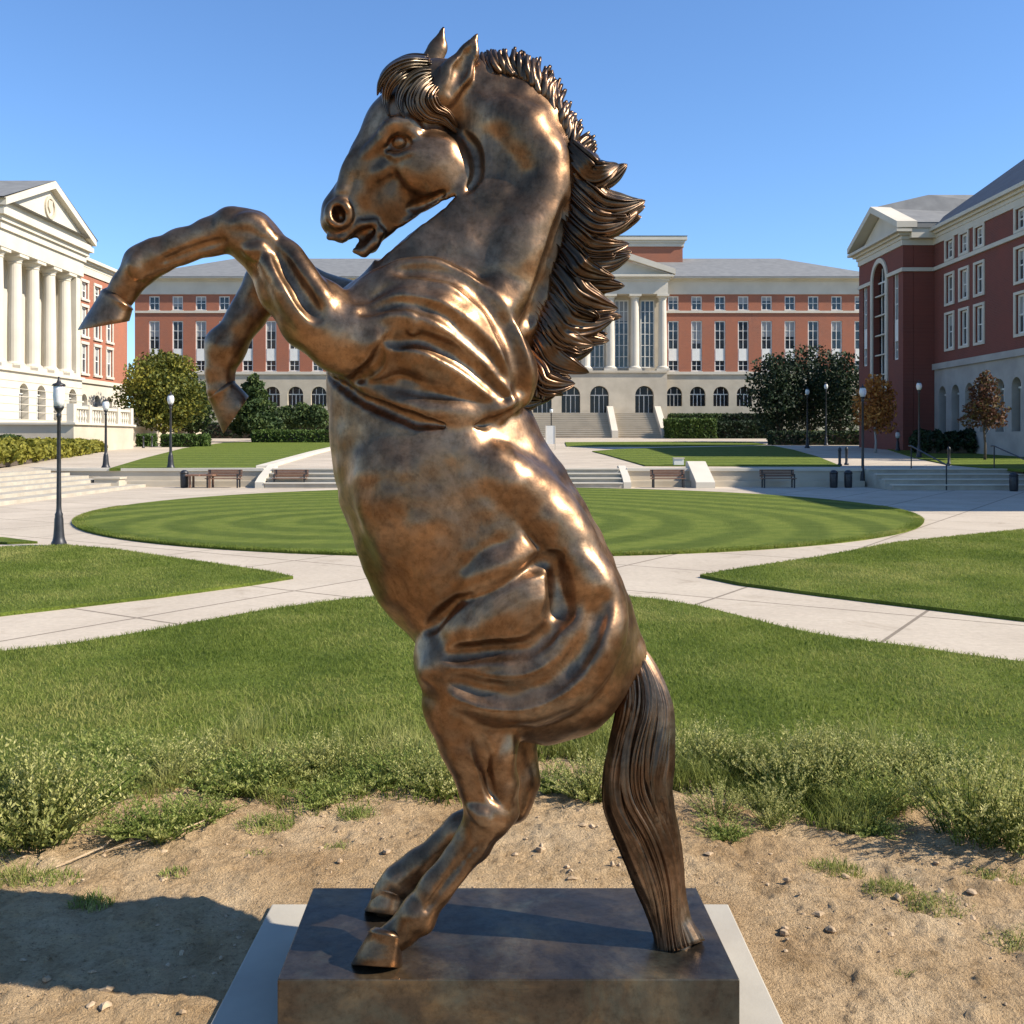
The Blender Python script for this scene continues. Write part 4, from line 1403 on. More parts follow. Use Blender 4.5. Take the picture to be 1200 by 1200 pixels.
def bench_proto(loc, rz, label):
    o = thing('park_bench', loc, label, 'bench', rz, 'benches along the terrace wall')
    o.scale = (.68, .72, .78)
    s = MB()
    for k in range(4): s.box(-.95, .95, -.28 + .13 * k, -.17 + .13 * k, .43, .465)
    s.build('seat', M['wood'], o)
    s = MB()
    for k in range(3): s.box(-.95, .95, .25 + .025 * k, .28 + .025 * k, .52 + .12 * k, .62 + .12 * k)
    s.build('backrest', M['wood'], o)
    for x_ in (-.82, .82):
        l = MB(); l.box(x_ - .035, x_ + .035, -.27, -.20, 0, .43); l.box(x_ - .035, x_ + .035, .2, .27, 0, .43)
        l.box(x_ - .035, x_ + .035, -.30, .27, .385, .43); l.box(x_ - .035, x_ + .035, -.27, .3, .62, .66); l.box(x_ - .035, x_ + .035, -.27, -.22, .43, .62); l.box(x_ - .03, x_ + .03, .27, .33, .40, .86)
        l.build('leg', M['cast'], o)
    return o


wy = 38.2
bx = lambda px: (px - 600) / FPX * wy
b0 = bench_proto((bx(262), wy, 0), 0, 'wooden bench left of two along the low wall, nearer the bins')
dup(b0, (bx(340), wy, 0), 0, 'wooden bench right of two along the low wall, beside the sloping block')
dup(b0, (bx(783), wy, 0), 0, 'sunlit wooden bench before the short wall right of the horse')
dup(b0, (bx(912), wy, 0), 0, 'wooden bench in shade before the wall, left of two litter bins')
dup(b0, (bx(1188), 34.8, 0), R(-15), 'wooden bench in deep shade at the right edge')


def bin_(loc, label):
    o = thing('litter_bin', loc, label, 'litter bin', 0, 'litter bins by the terrace wall')
    b = MB(); b.lathe([(.24, 0), (.27, .06), (.29, .75), (.27, .80)], 0, 0, 14); b.build('bin_body', M['cast'], o, True)
    b = MB(); b.lathe([(.30, .80), (.31, .85), (.22, .95), (.10, 1.0)], 0, 0, 14); b.build('lid', M['cast'], o, True)
    return o


q0 = bin_((bx(977), wy, 0), 'dark litter bin in shade, left of two, beside the shaded bench')
q0.scale = (.52, .52, .66)
dup(q0, (bx(994), wy, 0), 0, 'dark litter bin in shade, right of two, beside the shaded bench')
dup(q0, (bx(216), wy, 0), 0, 'dark litter bin at the left of the low wall, near the wooden benches')
dup(q0, (bx(1148), 35.6, 0), 0, 'dark litter bin in shade beside the rightmost bench')
# planter block and small stone post by the left end of the wall
b = MB(); b.box(-.45, .45, -.3, .3, 0, .35); b.box(-.5, .5, -.34, .34, .352, .42)
o = b.build('stone_planter', M['stone']); o.location = (bx(136), 37.6, 0)
tag(o, 'low stone planter block at the left end of the terrace wall', 'planter')
b = MB(); b.box(-.05, .05, -.5, .5, .44, .50); b.box(-.4, -.33, -.25, -.18, 0, .44); b.box(.33, .4, -.25, -.18, 0, .44); b.box(-.4, -.33, .18, .25, 0, .44); b.box(.33, .4, .18, .25, 0, .44); b.box(-.5, -.052, -.3, .3, .44, .5); b.box(.052, .5, -.3, .3, .44, .5)
o = b.build('wooden_stool', M['wood']); o.location = (bx(236), wy, 0)
tag(o, 'small wooden stool between the litter bin and the left benches', 'stool')


def bollard(v, label):
    b = MB(); b.lathe([(.13, -.02), (.13, .08), (.08, .14), (.075, .75), (.10, .80), (.085, .90), (.03, .97)], 0, 0, 10)
    o = b.build('bollard', M['cast'], None, True); o.location = v; o.scale = (.75, .75, .8)
    return tag(o, label, 'bollard', 'bollards on the paths')


for px, py, lab in ((168, 525, 'black bollard on the left path, leftmost of three beside the upper lawn'), (178, 524, 'black bollard on the left path, middle of three beside the upper lawn'), (189, 522, 'black bollard on the left path, rightmost of three beside the upper lawn'),
                    (984, 546.2, 'thin black bollard at the corner of the upper right lawn'), (992, 545, 'stout black bollard just right of the thin one at the lawn corner'), (1112, 545, 'black bollard at the tip of the side lawn, right'), (210, 520, 'black bollard below the low clipped hedge at left')):
    bollard(tuple(tp(px, py)), lab)


def rail(x0, y0, z0, x1, y1, z1, label):
    b = MB()
    b.tube([(x0, y0, z0 - .02), (x0, y0, z0 + .9)], .025, 8); b.tube([(x1, y1, z1 - .02), (x1, y1, z1 + .9)], .025, 8)
    b.tube([(x0, y0 - .25, z0 + .9), (x0, y0, z0 + .9), (x1, y1, z1 + .9), (x1, y1 + .25, z1 + .9)], .028, 8)
    return tag(b.build('handrail', M['cast']), label, 'handrail')


rail(15.4, 36.3, 0, 15.4, 39.5, T_Z, 'thin metal handrail on the shaded steps near the lamp')
rail(18.6, 36.3, 0, 18.6, 39.5, T_Z, 'thin metal handrail on the shaded steps at the right')
g = tp(645, 527)
o = thing('info_sign', tuple(g), 'pale framed information panel on the plaza beside the horse back', 'sign')
b = MB(); b.box(-.32, -.26, -.05, .05, -.05, 1.5); b.box(.26, .32, -.05, .05, -.05, 1.5); b.build('posts', M['cream'], o)
b = MB(); b.box(-.26, .26, -.03, .03, .35, 1.48); b.build('panel', M['white'], o)
g = tp(795, 546)
o = thing('utility_box', tuple(g), 'small white utility box on the upper lawn above the sunlit bench', 'box')
b = MB(); b.box(-.2, .2, -.15, .15, -.05, .30); b.build('cabinet', M['white'], o)
b = MB(); b.box(-.23, .23, -.18, .18, .302, .34); b.build('lid', M['cream'], o)
g = tp(1085, 532)
o = thing('lawn_sign', tuple(g), 'small pale sign on the side lawn beside a lamp post', 'sign')
b = MB(); b.box(-.03, .03, -.02, .02, -.05, .5); b.build('post', M['cast'], o)
b = MB(); b.box(-.25, .25, -.05, -.022, .35, .8); b.build('panel', M['white'], o)

# ------------------------------------------------------------------ pad and plinth
HP = .225
pad = MB()
pad.box(-.905, .815, 2.0, 3.86, -.06, .05)
o = pad.build('concrete_pad', M['concrete'])
tag(o, 'pale concrete pad set in the soil under the bronze plinth', 'pad')
bv = o.modifiers.new('bevel', 'BEVEL'); bv.width = .006; bv.segments = 2
pq = at(325, 1150, 2.986), at(867, 1150, 2.986), at(816, 1042, 3.598), at(367, 1042, 3.598)
b = MB(); b.prism([(v.x, v.y) for v in pq], .051, HP)
o = b.build('bronze_plinth', M['bronze_plate'])
tag(o, 'low rectangular dark bronze plinth that carries the rearing horse', 'plinth')
bv = o.modifiers.new('bevel', 'BEVEL'); bv.width = .004; bv.segments = 3
# ------------------------------------------------------------------ the rearing bronze horse
MID = 3.25                      # distance of the statue's middle plane
UU = MID / FPX                  # one photo pixel there, in metres
HV = .0056                      # sculpting grid
GX = np.arange(-1.30, .46, HV, dtype=np.float32)
GY = np.arange(2.86, 3.64, HV, dtype=np.float32)
GZ = np.arange(.22, 3.15, HV, dtype=np.float32)
FLD = np.full((len(GX), len(GY), len(GZ)), .5, np.float32)


def wp(p):
    """(px, py, depth offset in px, ...) -> world point and scale there"""
    Y = MID + p[2] * UU
    v = at(p[0], p[1], Y)
    return np.array([v.x, v.y, v.z]), Y / FPX


def sub(lo, hi):
    r = []
    for g, a, b_ in ((GX, lo[0], hi[0]), (GY, lo[1], hi[1]), (GZ, lo[2], hi[2])):
        i0 = int(np.clip(np.searchsorted(g, a), 0, len(g) - 1)); i1 = int(np.clip(np.searchsorted(g, b_) + 1, 1, len(g)))
        r.append(slice(i0, max(i1, i0 + 1)))
    return tuple(r)


def smin(a, b_, k):
    h = np.clip(.5 + .5 * (b_ - a) / k, 0, 1)
    return b_ + (a - b_) * h - k * h * (1 - h)


def d_seg(s, A, B, ra, rb, q):
    x = GX[s[0]][:, None, None]; y = GY[s[1]][None, :, None] / q; z = GZ[s[2]][None, None, :]
    ax, ay, az_ = A[0], A[1] / q, A[2]
    bx_, by, bz = B[0] - A[0], B[1] / q - ay, B[2] - A[2]
    l2 = bx_ * bx_ + by * by + bz * bz + 1e-12
    px, py, pz = x - np.float32(ax), y - np.float32(ay), z - np.float32(az_)
    t = np.clip((px * np.float32(bx_) + py * np.float32(by) + pz * np.float32(bz)) / np.float32(l2), 0, 1)
    dd = np.sqrt((px - t * np.float32(bx_)) ** 2 + (py - t * np.float32(by)) ** 2 + (pz - t * np.float32(bz)) ** 2)
    return dd - (np.float32(ra) + t * np.float32(rb - ra))


def apply(s, d_, k, cut):
    if cut: FLD[s] = -smin(-FLD[s], d_, k)
    else: FLD[s] = smin(FLD[s], d_, k)


def chain(pts, k=14, q=1.0, cut=False):
    """tapered limb through (px, py, dz, radius px); q flattens it in depth"""
    P = [wp(p) for p in pts]
    R_ = [p[3] * s_ for p, (_, s_) in zip(pts, P)]
    kk = k * UU
    if len(pts) == 1: P, R_ = P * 2, R_ * 2
    for i in range(len(P) - 1):
        A, B = P[i][0], P[i + 1][0]
        m = max(R_[i], R_[i + 1]) + kk + 3 * HV
        lo, hi = np.minimum(A, B) - m, np.maximum(A, B) + m
        s = sub(lo, hi)
        apply(s, d_seg(s, A, B, R_[i], R_[i + 1], q), kk, cut)


def ell(px, py, dz, ra, rb, rc, ang, k=14, cut=False):
    """ellipsoid: ra along the direction ang (degrees, picture sense, 0 = right, 90 = down), rb across, rc in depth"""
    C, s_ = wp((px, py, dz))
    a, b_, c = ra * s_, rb * s_, rc * s_
    kk = k * UU
    m = max(a, b_, c) + kk + 3 * HV
    s = sub(C - m, C + m)
    x = GX[s[0]][:, None, None] - np.float32(C[0]); y = GY[s[1]][None, :, None] - np.float32(C[1]); z = GZ[s[2]][None, None, :] - np.float32(C[2])
    ca, sa = math.cos(R(ang)), -math.sin(R(ang))
    u = x * np.float32(ca) + z * np.float32(sa); v = -x * np.float32(sa) + z * np.float32(ca)
    k0 = np.sqrt((u / a) ** 2 + (v / b_) ** 2 + (y / c) ** 2)
    k1 = np.sqrt((u / a ** 2) ** 2 + (v / b_ ** 2) ** 2 + (y / c ** 2) ** 2) + 1e-6
    apply(s, (k0 * (k0 - 1) / k1).astype(np.float32), kk, cut)


YS = np.arange(2.87, 3.63, HV * .5)


def skin(px, py, far=False):
    """depth offset (px units) of the surface under this line of sight; far=True looks from the other side"""
    ys = YS[::-1] if far else YS
    xs = (px - 600) / FPX * ys; zs = CAM_H - (py - HOR) / FPX * ys
    i = np.clip(np.rint((xs - GX[0]) / HV).astype(int), 0, len(GX) - 1); j = np.clip(np.rint((ys - GY[0]) / HV).astype(int), 0, len(GY) - 1); k = np.clip(np.rint((zs - GZ[0]) / HV).astype(int), 0, len(GZ) - 1)
    f = FLD[i, j, k]
    w = np.nonzero(f < 0)[0]
    return None if len(w) == 0 else (ys[w[0]] - MID) / UU


def curve2(pts, step=7.0):
    P = smooth_poly([(p[0], p[1], 0) for p in pts], 10) if len(pts) > 2 else [Vector((*pts[0][:2], 0)).lerp(Vector((*pts[1][:2], 0)), t / 10) for t in range(11)]
    out = [P[0]]
    for p in P[1:]:
        if (p - out[-1]).length >= step: out.append(p)
    if (P[-1] - out[-1]).length > 1: out.append(P[-1])
    return out


def stroke(pts, r, sink=.5, k=6, cut=False, taper=.12, both=False):
    """a ridge (or a groove, cut=True) that follows the skin along a line; sink = share of r the centre lies under the skin"""
    P = curve2(pts)
    for side in ((False, True) if both else (False,)):
        out = []
        last = None
        for i, p in enumerate(P):
            t = i / max(1, len(P) - 1)
            rr = r * (taper + (1 - taper) * math.sin(math.pi * min(max(t, .0), 1)) ** .6)
            z = skin(p.x, p.y, side)
            if z is None or (last is not None and abs(z - last) > 26): z = last
            if z is None: continue
            last = z
            sg = -1 if side else 1
            out.append([p.x, p.y, z + sg * sink * r, rr])
        for _ in range(2):
            for i in range(1, len(out) - 1): out[i][2] = .5 * out[i][2] + .25 * (out[i - 1][2] + out[i + 1][2])
        if len(out) > 1: chain(out, k, 1.0, cut)


# ---- big masses
chain([(492, 432, 0, 108), (504, 500, 0, 110), (520, 560, 0, 116), (556, 632, 0, 126), (600, 690, 0, 118)], 30, .80)          # barrel
chain([(600, 690, 0, 112), (632, 748, 0, 106), (640, 765, 0, 102)], 30, .86)                                                   # croup
chain([(500, 400, 0, 104), (548, 342, 0, 105), (588, 264, 0, 81), (610, 205, 0, 67), (600, 152, 0, 58), (560, 108, 0, 43)], 24, .56)   # neck
ell(440, 392, 0, 62, 50, 66, 60, 26)                                                                                           # breast
# head
chain([(512, 112, 0, 42), (474, 150, 0, 43), (440, 197, 0, 32), (415, 236, 0, 25), (404, 250, 0, 24)], 16, .74)
chain([(508, 192, -10, 40), (506, 192, 10, 40)], 16, .62)
chain([(500, 204, 0, 36), (462, 238, 0, 26), (436, 268, 0, 15.5), (428, 283, 0, 14)], 14, .72)
ell(403, 257, 0, 27, 23, 25, 75, 12)
ell(396, 268, 0, 17, 13, 20, 40, 10)
# near foreleg
chain([(500, 392, -62, 56), (440, 402, -76, 46), (404, 396, -80, 41), (372, 372, -80, 42), (340, 338, -80, 34), (311, 295, -80, 27), (292, 277, -80, 29)], 12, .95)
chain([(292, 277, -80, 29), (272, 268, -80, 24), (248, 277, -79, 21), (213, 288, -77, 19), (184, 301, -75, 19.5), (166, 311, -74, 21), (150, 333, -73, 15.5), (136, 352, -72, 17)], 9, .92)
# far foreleg
chain([(470, 400, 60, 56), (400, 372, 66, 44), (345, 335, 66, 29), (316, 330, 66, 26), (286, 374, 64, 20), (264, 407, 63, 22.5), (258, 431, 62, 15), (260, 456, 62, 17)], 11, .95)
# near hind leg
chain([(640, 745, -42, 84), (580, 765, -52, 72), (533, 772, -56, 46)], 18, .72)
chain([(533, 775, -56, 45), (540, 830, -56, 41), (552, 872, -56, 36), (564, 915, -56, 27), (573, 953, -56, 28.5), (557, 985, -56, 20.5), (510, 1041, -58, 18.5), (489, 1073, -60, 20.5), (470, 1093, -61, 15.5), (456, 1104, -61, 18)], 10, .95)
chain([(575, 830, -52, 36), (592, 915, -56, 12), (597, 950, -56, 11)], 12, .9)                                                # tendon above the hock
chain([(494, 1078, -60, 14), (499, 1082, -60, 9)], 8)
# far hind leg
chain([(625, 760, 52, 84), (575, 790, 56, 56), (588, 850, 58, 38), (606, 915, 58, 25), (597, 940, 58, 23), (542, 971, 57, 18), (492, 1014, 56, 17), (469, 1034, 56, 19.5), (457, 1046, 56, 15), (452, 1056, 56, 17)], 12, .92)
chain([(612, 880, 58, 16), (621, 917, 58, 9)], 9)
# dock
chain([(700, 735, 0, 44), (730, 765, 0, 24), (742, 785, 0, 20)], 14, .9)

# ---- shoulder and breast muscles (a heavy overhanging mass that creases against the barrel)
for far in (False, True):
    sg = 1 if far else -1
    ell(515, 405, sg * 60, 98, 72, 34, 35, 12)
    ell(588, 420, sg * 56, 62, 36, 28, 65, 12)
    ell(500, 458, sg * 66, 92, 27, 30, 9, 6)
    ell(470, 352, sg * 58, 66, 26, 22, -6, 12)
stroke([(418, 356), (452, 342), (498, 336), (548, 362), (588, 408), (606, 452)], 26, .64, 18)
stroke([(440, 378), (478, 366), (528, 384), (570, 422), (594, 456)], 24, .64, 16)
stroke([(462, 412), (505, 416), (556, 446), (600, 470)], 25, .66, 16)
stroke([(420, 446), (470, 472), (530, 484), (582, 480), (612, 460)], 15, .4, 8)
stroke([(424, 366), (462, 354), (514, 366), (562, 404), (598, 448)], 4.2, -.1, 12, True)
stroke([(452, 400), (494, 398), (544, 424), (592, 466)], 4.2, -.1, 12, True)
stroke([(385, 440), (430, 470), (500, 496), (560, 500), (612, 478)], 6.5, .0, 7, True, both=True)
stroke([(446, 405), (438, 430), (414, 446)], 6, .0, 8, True)
stroke([(476, 366), (486, 378), (482, 392)], 5, .2, 5)
# withers and the edge between neck and shoulder
stroke([(614, 470), (602, 405), (574, 352), (524, 318), (462, 316)], 8, .0, 14, True)
# neck muscles
stroke([(566, 126), (612, 152), (640, 200), (646, 252)], 22, .75, 22)
stroke([(646, 212), (612, 290), (580, 372)], 26, .8, 26)
stroke([(666, 240), (644, 310), (614, 390)], 5, -.1, 14, True)
# barrel and flank
ell(470, 590, -78, 70, 46, 26, 62, 34)
ell(560, 560, -84, 60, 30, 16, 55, 30)
ell(632, 618, skin(632, 618) + 2, 36, 18, 10, 60, 16, True)              # hollow of the flank
stroke([(566, 540), (620, 584), (664, 636), (694, 690)], 24, .75, 26)   # loin ridge
stroke([(656, 652), (622, 666), (570, 694), (530, 716), (502, 738)], 7.5, .0, 12, True)   # fold between belly and thigh
stroke([(612, 645), (585, 660), (545, 684)], 12, .8, 16)
# thigh
ell(582, 722, -90, 68, 36, 24, -32, 14)
ell(548, 778, -84, 56, 28, 22, -12, 14)
stroke([(654, 662), (662, 694), (652, 730)], 8, -.1, 18, True)
stroke([(528, 800), (570, 810), (626, 808), (676, 782), (702, 732)], 24, .7, 24)
stroke([(672, 650), (696, 690), (702, 740), (690, 790)], 22, .75, 22)
stroke([(532, 800), (580, 814), (634, 806), (680, 768), (706, 706)], 5, .0, 18, True)
stroke([(528, 768), (570, 764), (618, 760), (646, 738)], 4, -.1, 15, True)
stroke([(560, 866), (572, 900), (582, 932)], 4.5, -.1, 14, True)
stroke([(594, 868), (588, 905), (592, 938)], 8, .6, 12)
# leg tendons
stroke([(330, 282), (352, 318), (384, 360)], 11, .6, 12)
stroke([(310, 298), (336, 342), (366, 390)], 11, .6, 12)
stroke([(324, 296), (348, 336), (372, 372)], 3.5, -.2, 13, True)
stroke([(274, 263), (298, 262), (318, 280)], 8, .5, 9)
stroke([(285, 290), (298, 296), (306, 290)], 6, .4, 7)
stroke([(262, 282), (225, 294), (188, 308)], 3, .1, 7, True)
stroke([(558, 992), (526, 1032), (500, 1066)], 3, .1, 7, True)
stroke([(580, 975), (545, 1016), (512, 1058)], 6, .5, 7)
stroke([(546, 944), (560, 950), (574, 966)], 7, .5, 7)
stroke([(166, 296), (158, 310), (166, 326)], 6, .45, 7)

# ---- face
stroke([(545, 158), (556, 182), (557, 206), (546, 226)], 6, .0, 9, True)
stroke([(434, 210), (460, 194), (488, 184)], 7, .6, 9)
stroke([(424, 186), (444, 167), (458, 150)], 6, .5, 8)
stroke([(416, 178), (408, 205), (400, 232)], 7, .6, 9)
ell(507, 196, -30, 36, 33, 15, 0, 22)                     # round cheek
stroke([(478, 244), (498, 238), (522, 226)], 4, .0, 6, True)
ell(468, 167, skin(468, 167) - 0, 16, 11, 8, 20, 4, True)
EYE = (468, 167, skin(468, 167))
stroke([(446, 171), (455, 156), (470, 149), (492, 161)], 6.5, .2, 4, False, .35)
stroke([(450, 178), (466, 184), (487, 177)], 4.4, .25, 4, False, .35)
stroke([(442, 160), (458, 145), (478, 143), (494, 153)], 5, .4, 6)
NZ = skin(397, 252)
ringp = [(397 + 11.5 * math.cos(a) * 1.0, 251 + 13.5 * math.sin(a)) for a in [2 * math.pi * k / 14 for k in range(15)]]
for a, b_ in zip(ringp[:-1], ringp[1:]):
    za_, zb_ = skin(*a), skin(*b_)
    if za_ is None: za_ = NZ
    if zb_ is None: zb_ = NZ
    za_, zb_ = min(za_, NZ + 10), min(zb_, NZ + 10)
    chain([(*a, za_ + 2.5, 4.6), (*b_, zb_ + 2.5, 4.6)], 4)
ell(397, 251, NZ, 9.5, 7.5, 15, 75, 3, True)
# open mouth: a deep slot from each side, lips left proud
for s_ in (-1, 1):
    chain([(409, 288, s_ * 15, 7), (424, 276, s_ * 14, 10), (435, 269, s_ * 14, 7.5)], 3, .9, True)
for s_ in (-1, 1):
    chain([(440, 262, s_ * 14, 4.5), (446, 272, s_ * 12, 4.8), (440, 285, s_ * 10, 4.8), (426, 296, s_ * 9, 5), (416, 294, s_ * 8, 4)], 4)
    chain([(386, 278, s_ * 12, 4.5), (402, 279, s_ * 16, 4.5), (422, 263, s_ * 16, 4), (440, 260, s_ * 14, 4)], 4)
for dq in range(-30, 31, 6): chain([(400, 298, dq, 5), (409, 288, dq, 4.5), (417, 282, dq, 3)], 2, 1.5, True)
# daylight between jaw and throat
for dq in range(-72, 73, 8): chain([(443, 301, dq, 4), (454, 288, dq, 6.5), (470, 274, dq, 7), (496, 256, dq, 5.5), (520, 240, dq, 4.2), (534, 230, dq, 2)], 2.5, 1.6, True)
# ears
chain([(518, 112, -26, 16), (536, 84, -28, 17.5), (549, 62, -28, 11), (559, 41, -27, 2.5)], 6, .62)
chain([(530, 106, -38, 8.5), (540, 82, -39, 11), (550, 62, -36, 7.0), (556, 50, -33, 2.5)], 2.5, .8, True)
chain([(503, 80, 24, 15), (512, 56, 26, 11), (519, 33, 26, 2.5)], 6, .62)
chain([(506, 70, 36, 8), (514, 52, 37, 6)], 3, .75, True)


# ---- surface nets
def surface_nets(f):
    ins = f < 0
    a = ins[:-1, :-1, :-1].astype(np.int8)
    for dx in (0, 1):
        for dy in (0, 1):
            for dz in (0, 1):
                if dx + dy + dz: a = a + ins[dx:f.shape[0] - 1 + dx, dy:f.shape[1] - 1 + dy, dz:f.shape[2] - 1 + dz]
    act = np.nonzero((a > 0) & (a < 8))
    n = len(act[0])
    idx = np.full(a.shape, -1, np.int32); idx[act] = np.arange(n)
    I = np.stack(act, 1)
    acc = np.zeros((n, 3)); cnt = np.zeros(n)
    C = [(i, j, k) for i in (0, 1) for j in (0, 1) for k in (0, 1)]
    for p in C:
        for ax in range(3):
            if p[ax]: continue
            q = list(p); q[ax] = 1
            fa = f[I[:, 0] + p[0], I[:, 1] + p[1], I[:, 2] + p[2]]; fb = f[I[:, 0] + q[0], I[:, 1] + q[1], I[:, 2] + q[2]]
            m = (fa < 0) != (fb < 0)
            t = np.where(m, fa / np.where(m, fa - fb, 1), 0)
            pos = np.tile(np.array(p, float), (n, 1)); pos[:, ax] += t
            acc[m] += pos[m]; cnt[m] += 1
    V_ = (I + acc / cnt[:, None]) * HV + np.array([GX[0], GY[0], GZ[0]])
    Q = []
    for ax in range(3):
        s0 = [slice(None)] * 3; s1 = [slice(None)] * 3
        s0[ax] = slice(0, -1); s1[ax] = slice(1, None)
        e0, e1 = ins[tuple(s0)], ins[tuple(s1)]
        u, v = [(1, 2), (2, 0), (0, 1)][ax]
        w = np.nonzero(e0 != e1)
        W_ = np.stack(w, 1)
        ok = (W_[:, u] > 0) & (W_[:, v] > 0) & (W_[:, u] < f.shape[u] - 1) & (W_[:, v] < f.shape[v] - 1)
        W_ = W_[ok]
        fl = e0[W_[:, 0], W_[:, 1], W_[:, 2]]
        def g(du, dv):
            T = W_.copy(); T[:, u] -= du; T[:, v] -= dv
            return idx[T[:, 0], T[:, 1], T[:, 2]]
        q = np.stack([g(1, 1), g(0, 1), g(0, 0), g(1, 0)], 1)
        q[~fl] = q[~fl][:, ::-1]
        Q.append(q)
    return V_, np.concatenate(Q)


Vh, Fh = surface_nets(FLD)
# two light smoothing passes take the grid out of the skin
E = np.concatenate([Fh[:, [0, 1]], Fh[:, [1, 2]], Fh[:, [2, 3]], Fh[:, [3, 0]]])
for lam in (.5, -.52) * 6:
    acc = np.stack([np.bincount(E[:, 0], Vh[E[:, 1], i], len(Vh)) + np.bincount(E[:, 1], Vh[E[:, 0], i], len(Vh)) for i in range(3)], 1)
    cnt = np.bincount(E[:, 0], minlength=len(Vh)) + np.bincount(E[:, 1], minlength=len(Vh))
    Vh = Vh + lam * (acc / cnt[:, None] - Vh)
fn = np.zeros((len(Vh), 3)); a_, b2, c_ = Vh[Fh[:, 0]], Vh[Fh[:, 1]], Vh[Fh[:, 2]]
fc = np.cross(b2 - a_, c_ - a_)
for c0_ in range(4):
    for ax in range(3): fn[:, ax] += np.bincount(Fh[:, c0_], fc[:, ax], len(Vh))
fn /= np.linalg.norm(fn, axis=1)[:, None] + 1e-12
dsp = np.zeros(len(Vh))
for wl, am in ((.17, .0011), (.12, .0008), (.09, .0005), (.065, .0003)):
    for _ in range(3):
        kv = RS.normal(size=3); kv /= np.linalg.norm(kv)
        dsp += am * np.sin(Vh @ kv * (2 * math.pi / wl) + RS.uniform(0, 6.28) + 1.5 * np.sin(Vh @ RS.normal(size=3) * 9))
Vh = Vh + fn * dsp[:, None]
horse = thing('horse_statue', (float(wp((600, 1100, 0))[0][0]), MID, HP), 'large bronze statue of a horse rearing on its hind legs, mane flying', 'statue')
HO = np.array(horse.location)
link('body', mesh_np(Vh - HO, Fh, True), M['bronze'], horse)


def hp(px, py, dz): return Vector(wp((px, py, dz))[0] - HO)


# ---- hooves: lofted from the hairline to the sole
def hoof(c0, c1, s0, s1, dz, dc, ds):
    """c0,c1 hairline ends and s0,s1 sole ends (toe side first) as seen from the side; dc, ds half widths in depth"""
    b = MB(); seg = 28
    rows = [(-.16, .80), (-.06, .97), (.02, 1.02), (.06, .97), (.35, .99), (.7, 1.01), (.97, 1.02), (1.0, .99)]
    for t, g_ in rows:
        A = [c0[i] + (s0[i] - c0[i]) * t for i in (0, 1)]; B = [c1[i] + (s1[i] - c1[i]) * t for i in (0, 1)]
        w_ = (dc + (ds - dc) * t) * g_
        m = ((A[0] + B[0]) / 2, (A[1] + B[1]) / 2); h_ = ((B[0] - A[0]) / 2 * g_, (B[1] - A[1]) / 2 * g_)
        for k in range(seg):
            a = 2 * math.pi * k / seg
            ca, sa = math.cos(a), math.sin(a)
            if ca > .55: ca = .55 + (ca - .55) * .8
            b.V.append(tuple(hp(m[0] + h_[0] * ca, m[1] + h_[1] * ca, dz + w_ * sa)))
    for i in range(len(rows) - 1):
        for k in range(seg):
            k2 = (k + 1) % seg
            b.F.append([i * seg + k, i * seg + k2, (i + 1) * seg + k2, (i + 1) * seg + k])
    b.F.append([k for k in reversed(range(seg))]); n = (len(rows) - 1) * seg
    # hollow sole: a rim and a sunk middle
    m = Vector((0, 0, 0))
    for k in range(seg): m += Vector(b.V[n + k]) / seg
    up_ = (Vector(hp((c0[0] + c1[0]) / 2, (c0[1] + c1[1]) / 2, dz)) - m) * .12
    nn = len(b.V)
    b.V += [tuple(m + (Vector(b.V[n + k]) - m) * .82) for k in range(seg)] + [tuple(m + (Vector(b.V[n + k]) - m) * .76 + up_) for k in range(seg)]
    for k in range(seg):
        k2 = (k + 1) % seg
        b.F.append([n + k, n + k2, nn + k2, nn + k]); b.F.append([nn + k, nn + k2, nn + seg + k2, nn + seg + k])
    b.F.append([nn + seg + k for k in range(seg)])
    return b.build('hoof', M['bronze'], horse, True)


hoof((118, 341), (158, 364), (91, 387), (154, 376), -72, 20, 25)
hoof((244, 468), (277, 446), (262, 508), (293, 463), 62, 18, 22)
hoof((432, 1091), (475, 1101), (411, 1131), (473, 1135), -61, 21, 29)
hoof((441, 1041), (478, 1052), (427, 1068), (477, 1075), 56, 20, 26)
# eye
e = MB()
C = hp(EYE[0], EYE[1], EYE[2] + 3.0)
rings = 10
for i in range(rings + 1):
    th = math.pi * i / rings
    for k in range(16):
        a = 2 * math.pi * k / 16
        e.V.append((C.x + .029 * math.sin(th) * math.cos(a), C.y - .026 * math.cos(th), C.z + .027 * math.sin(th) * math.sin(a)))
for i in range(rings):
    for k in range(16):
        k2 = (k + 1) % 16
        e.F.append([i * 16 + k, i * 16 + k2, (i + 1) * 16 + k2, (i + 1) * 16 + k])
e.build('eye', M['bronze'], horse, True)


# ---- modelled hair: locks made of tapering strands
def cat(pts, n=8): return smooth_poly([tuple(p) for p in pts], n)


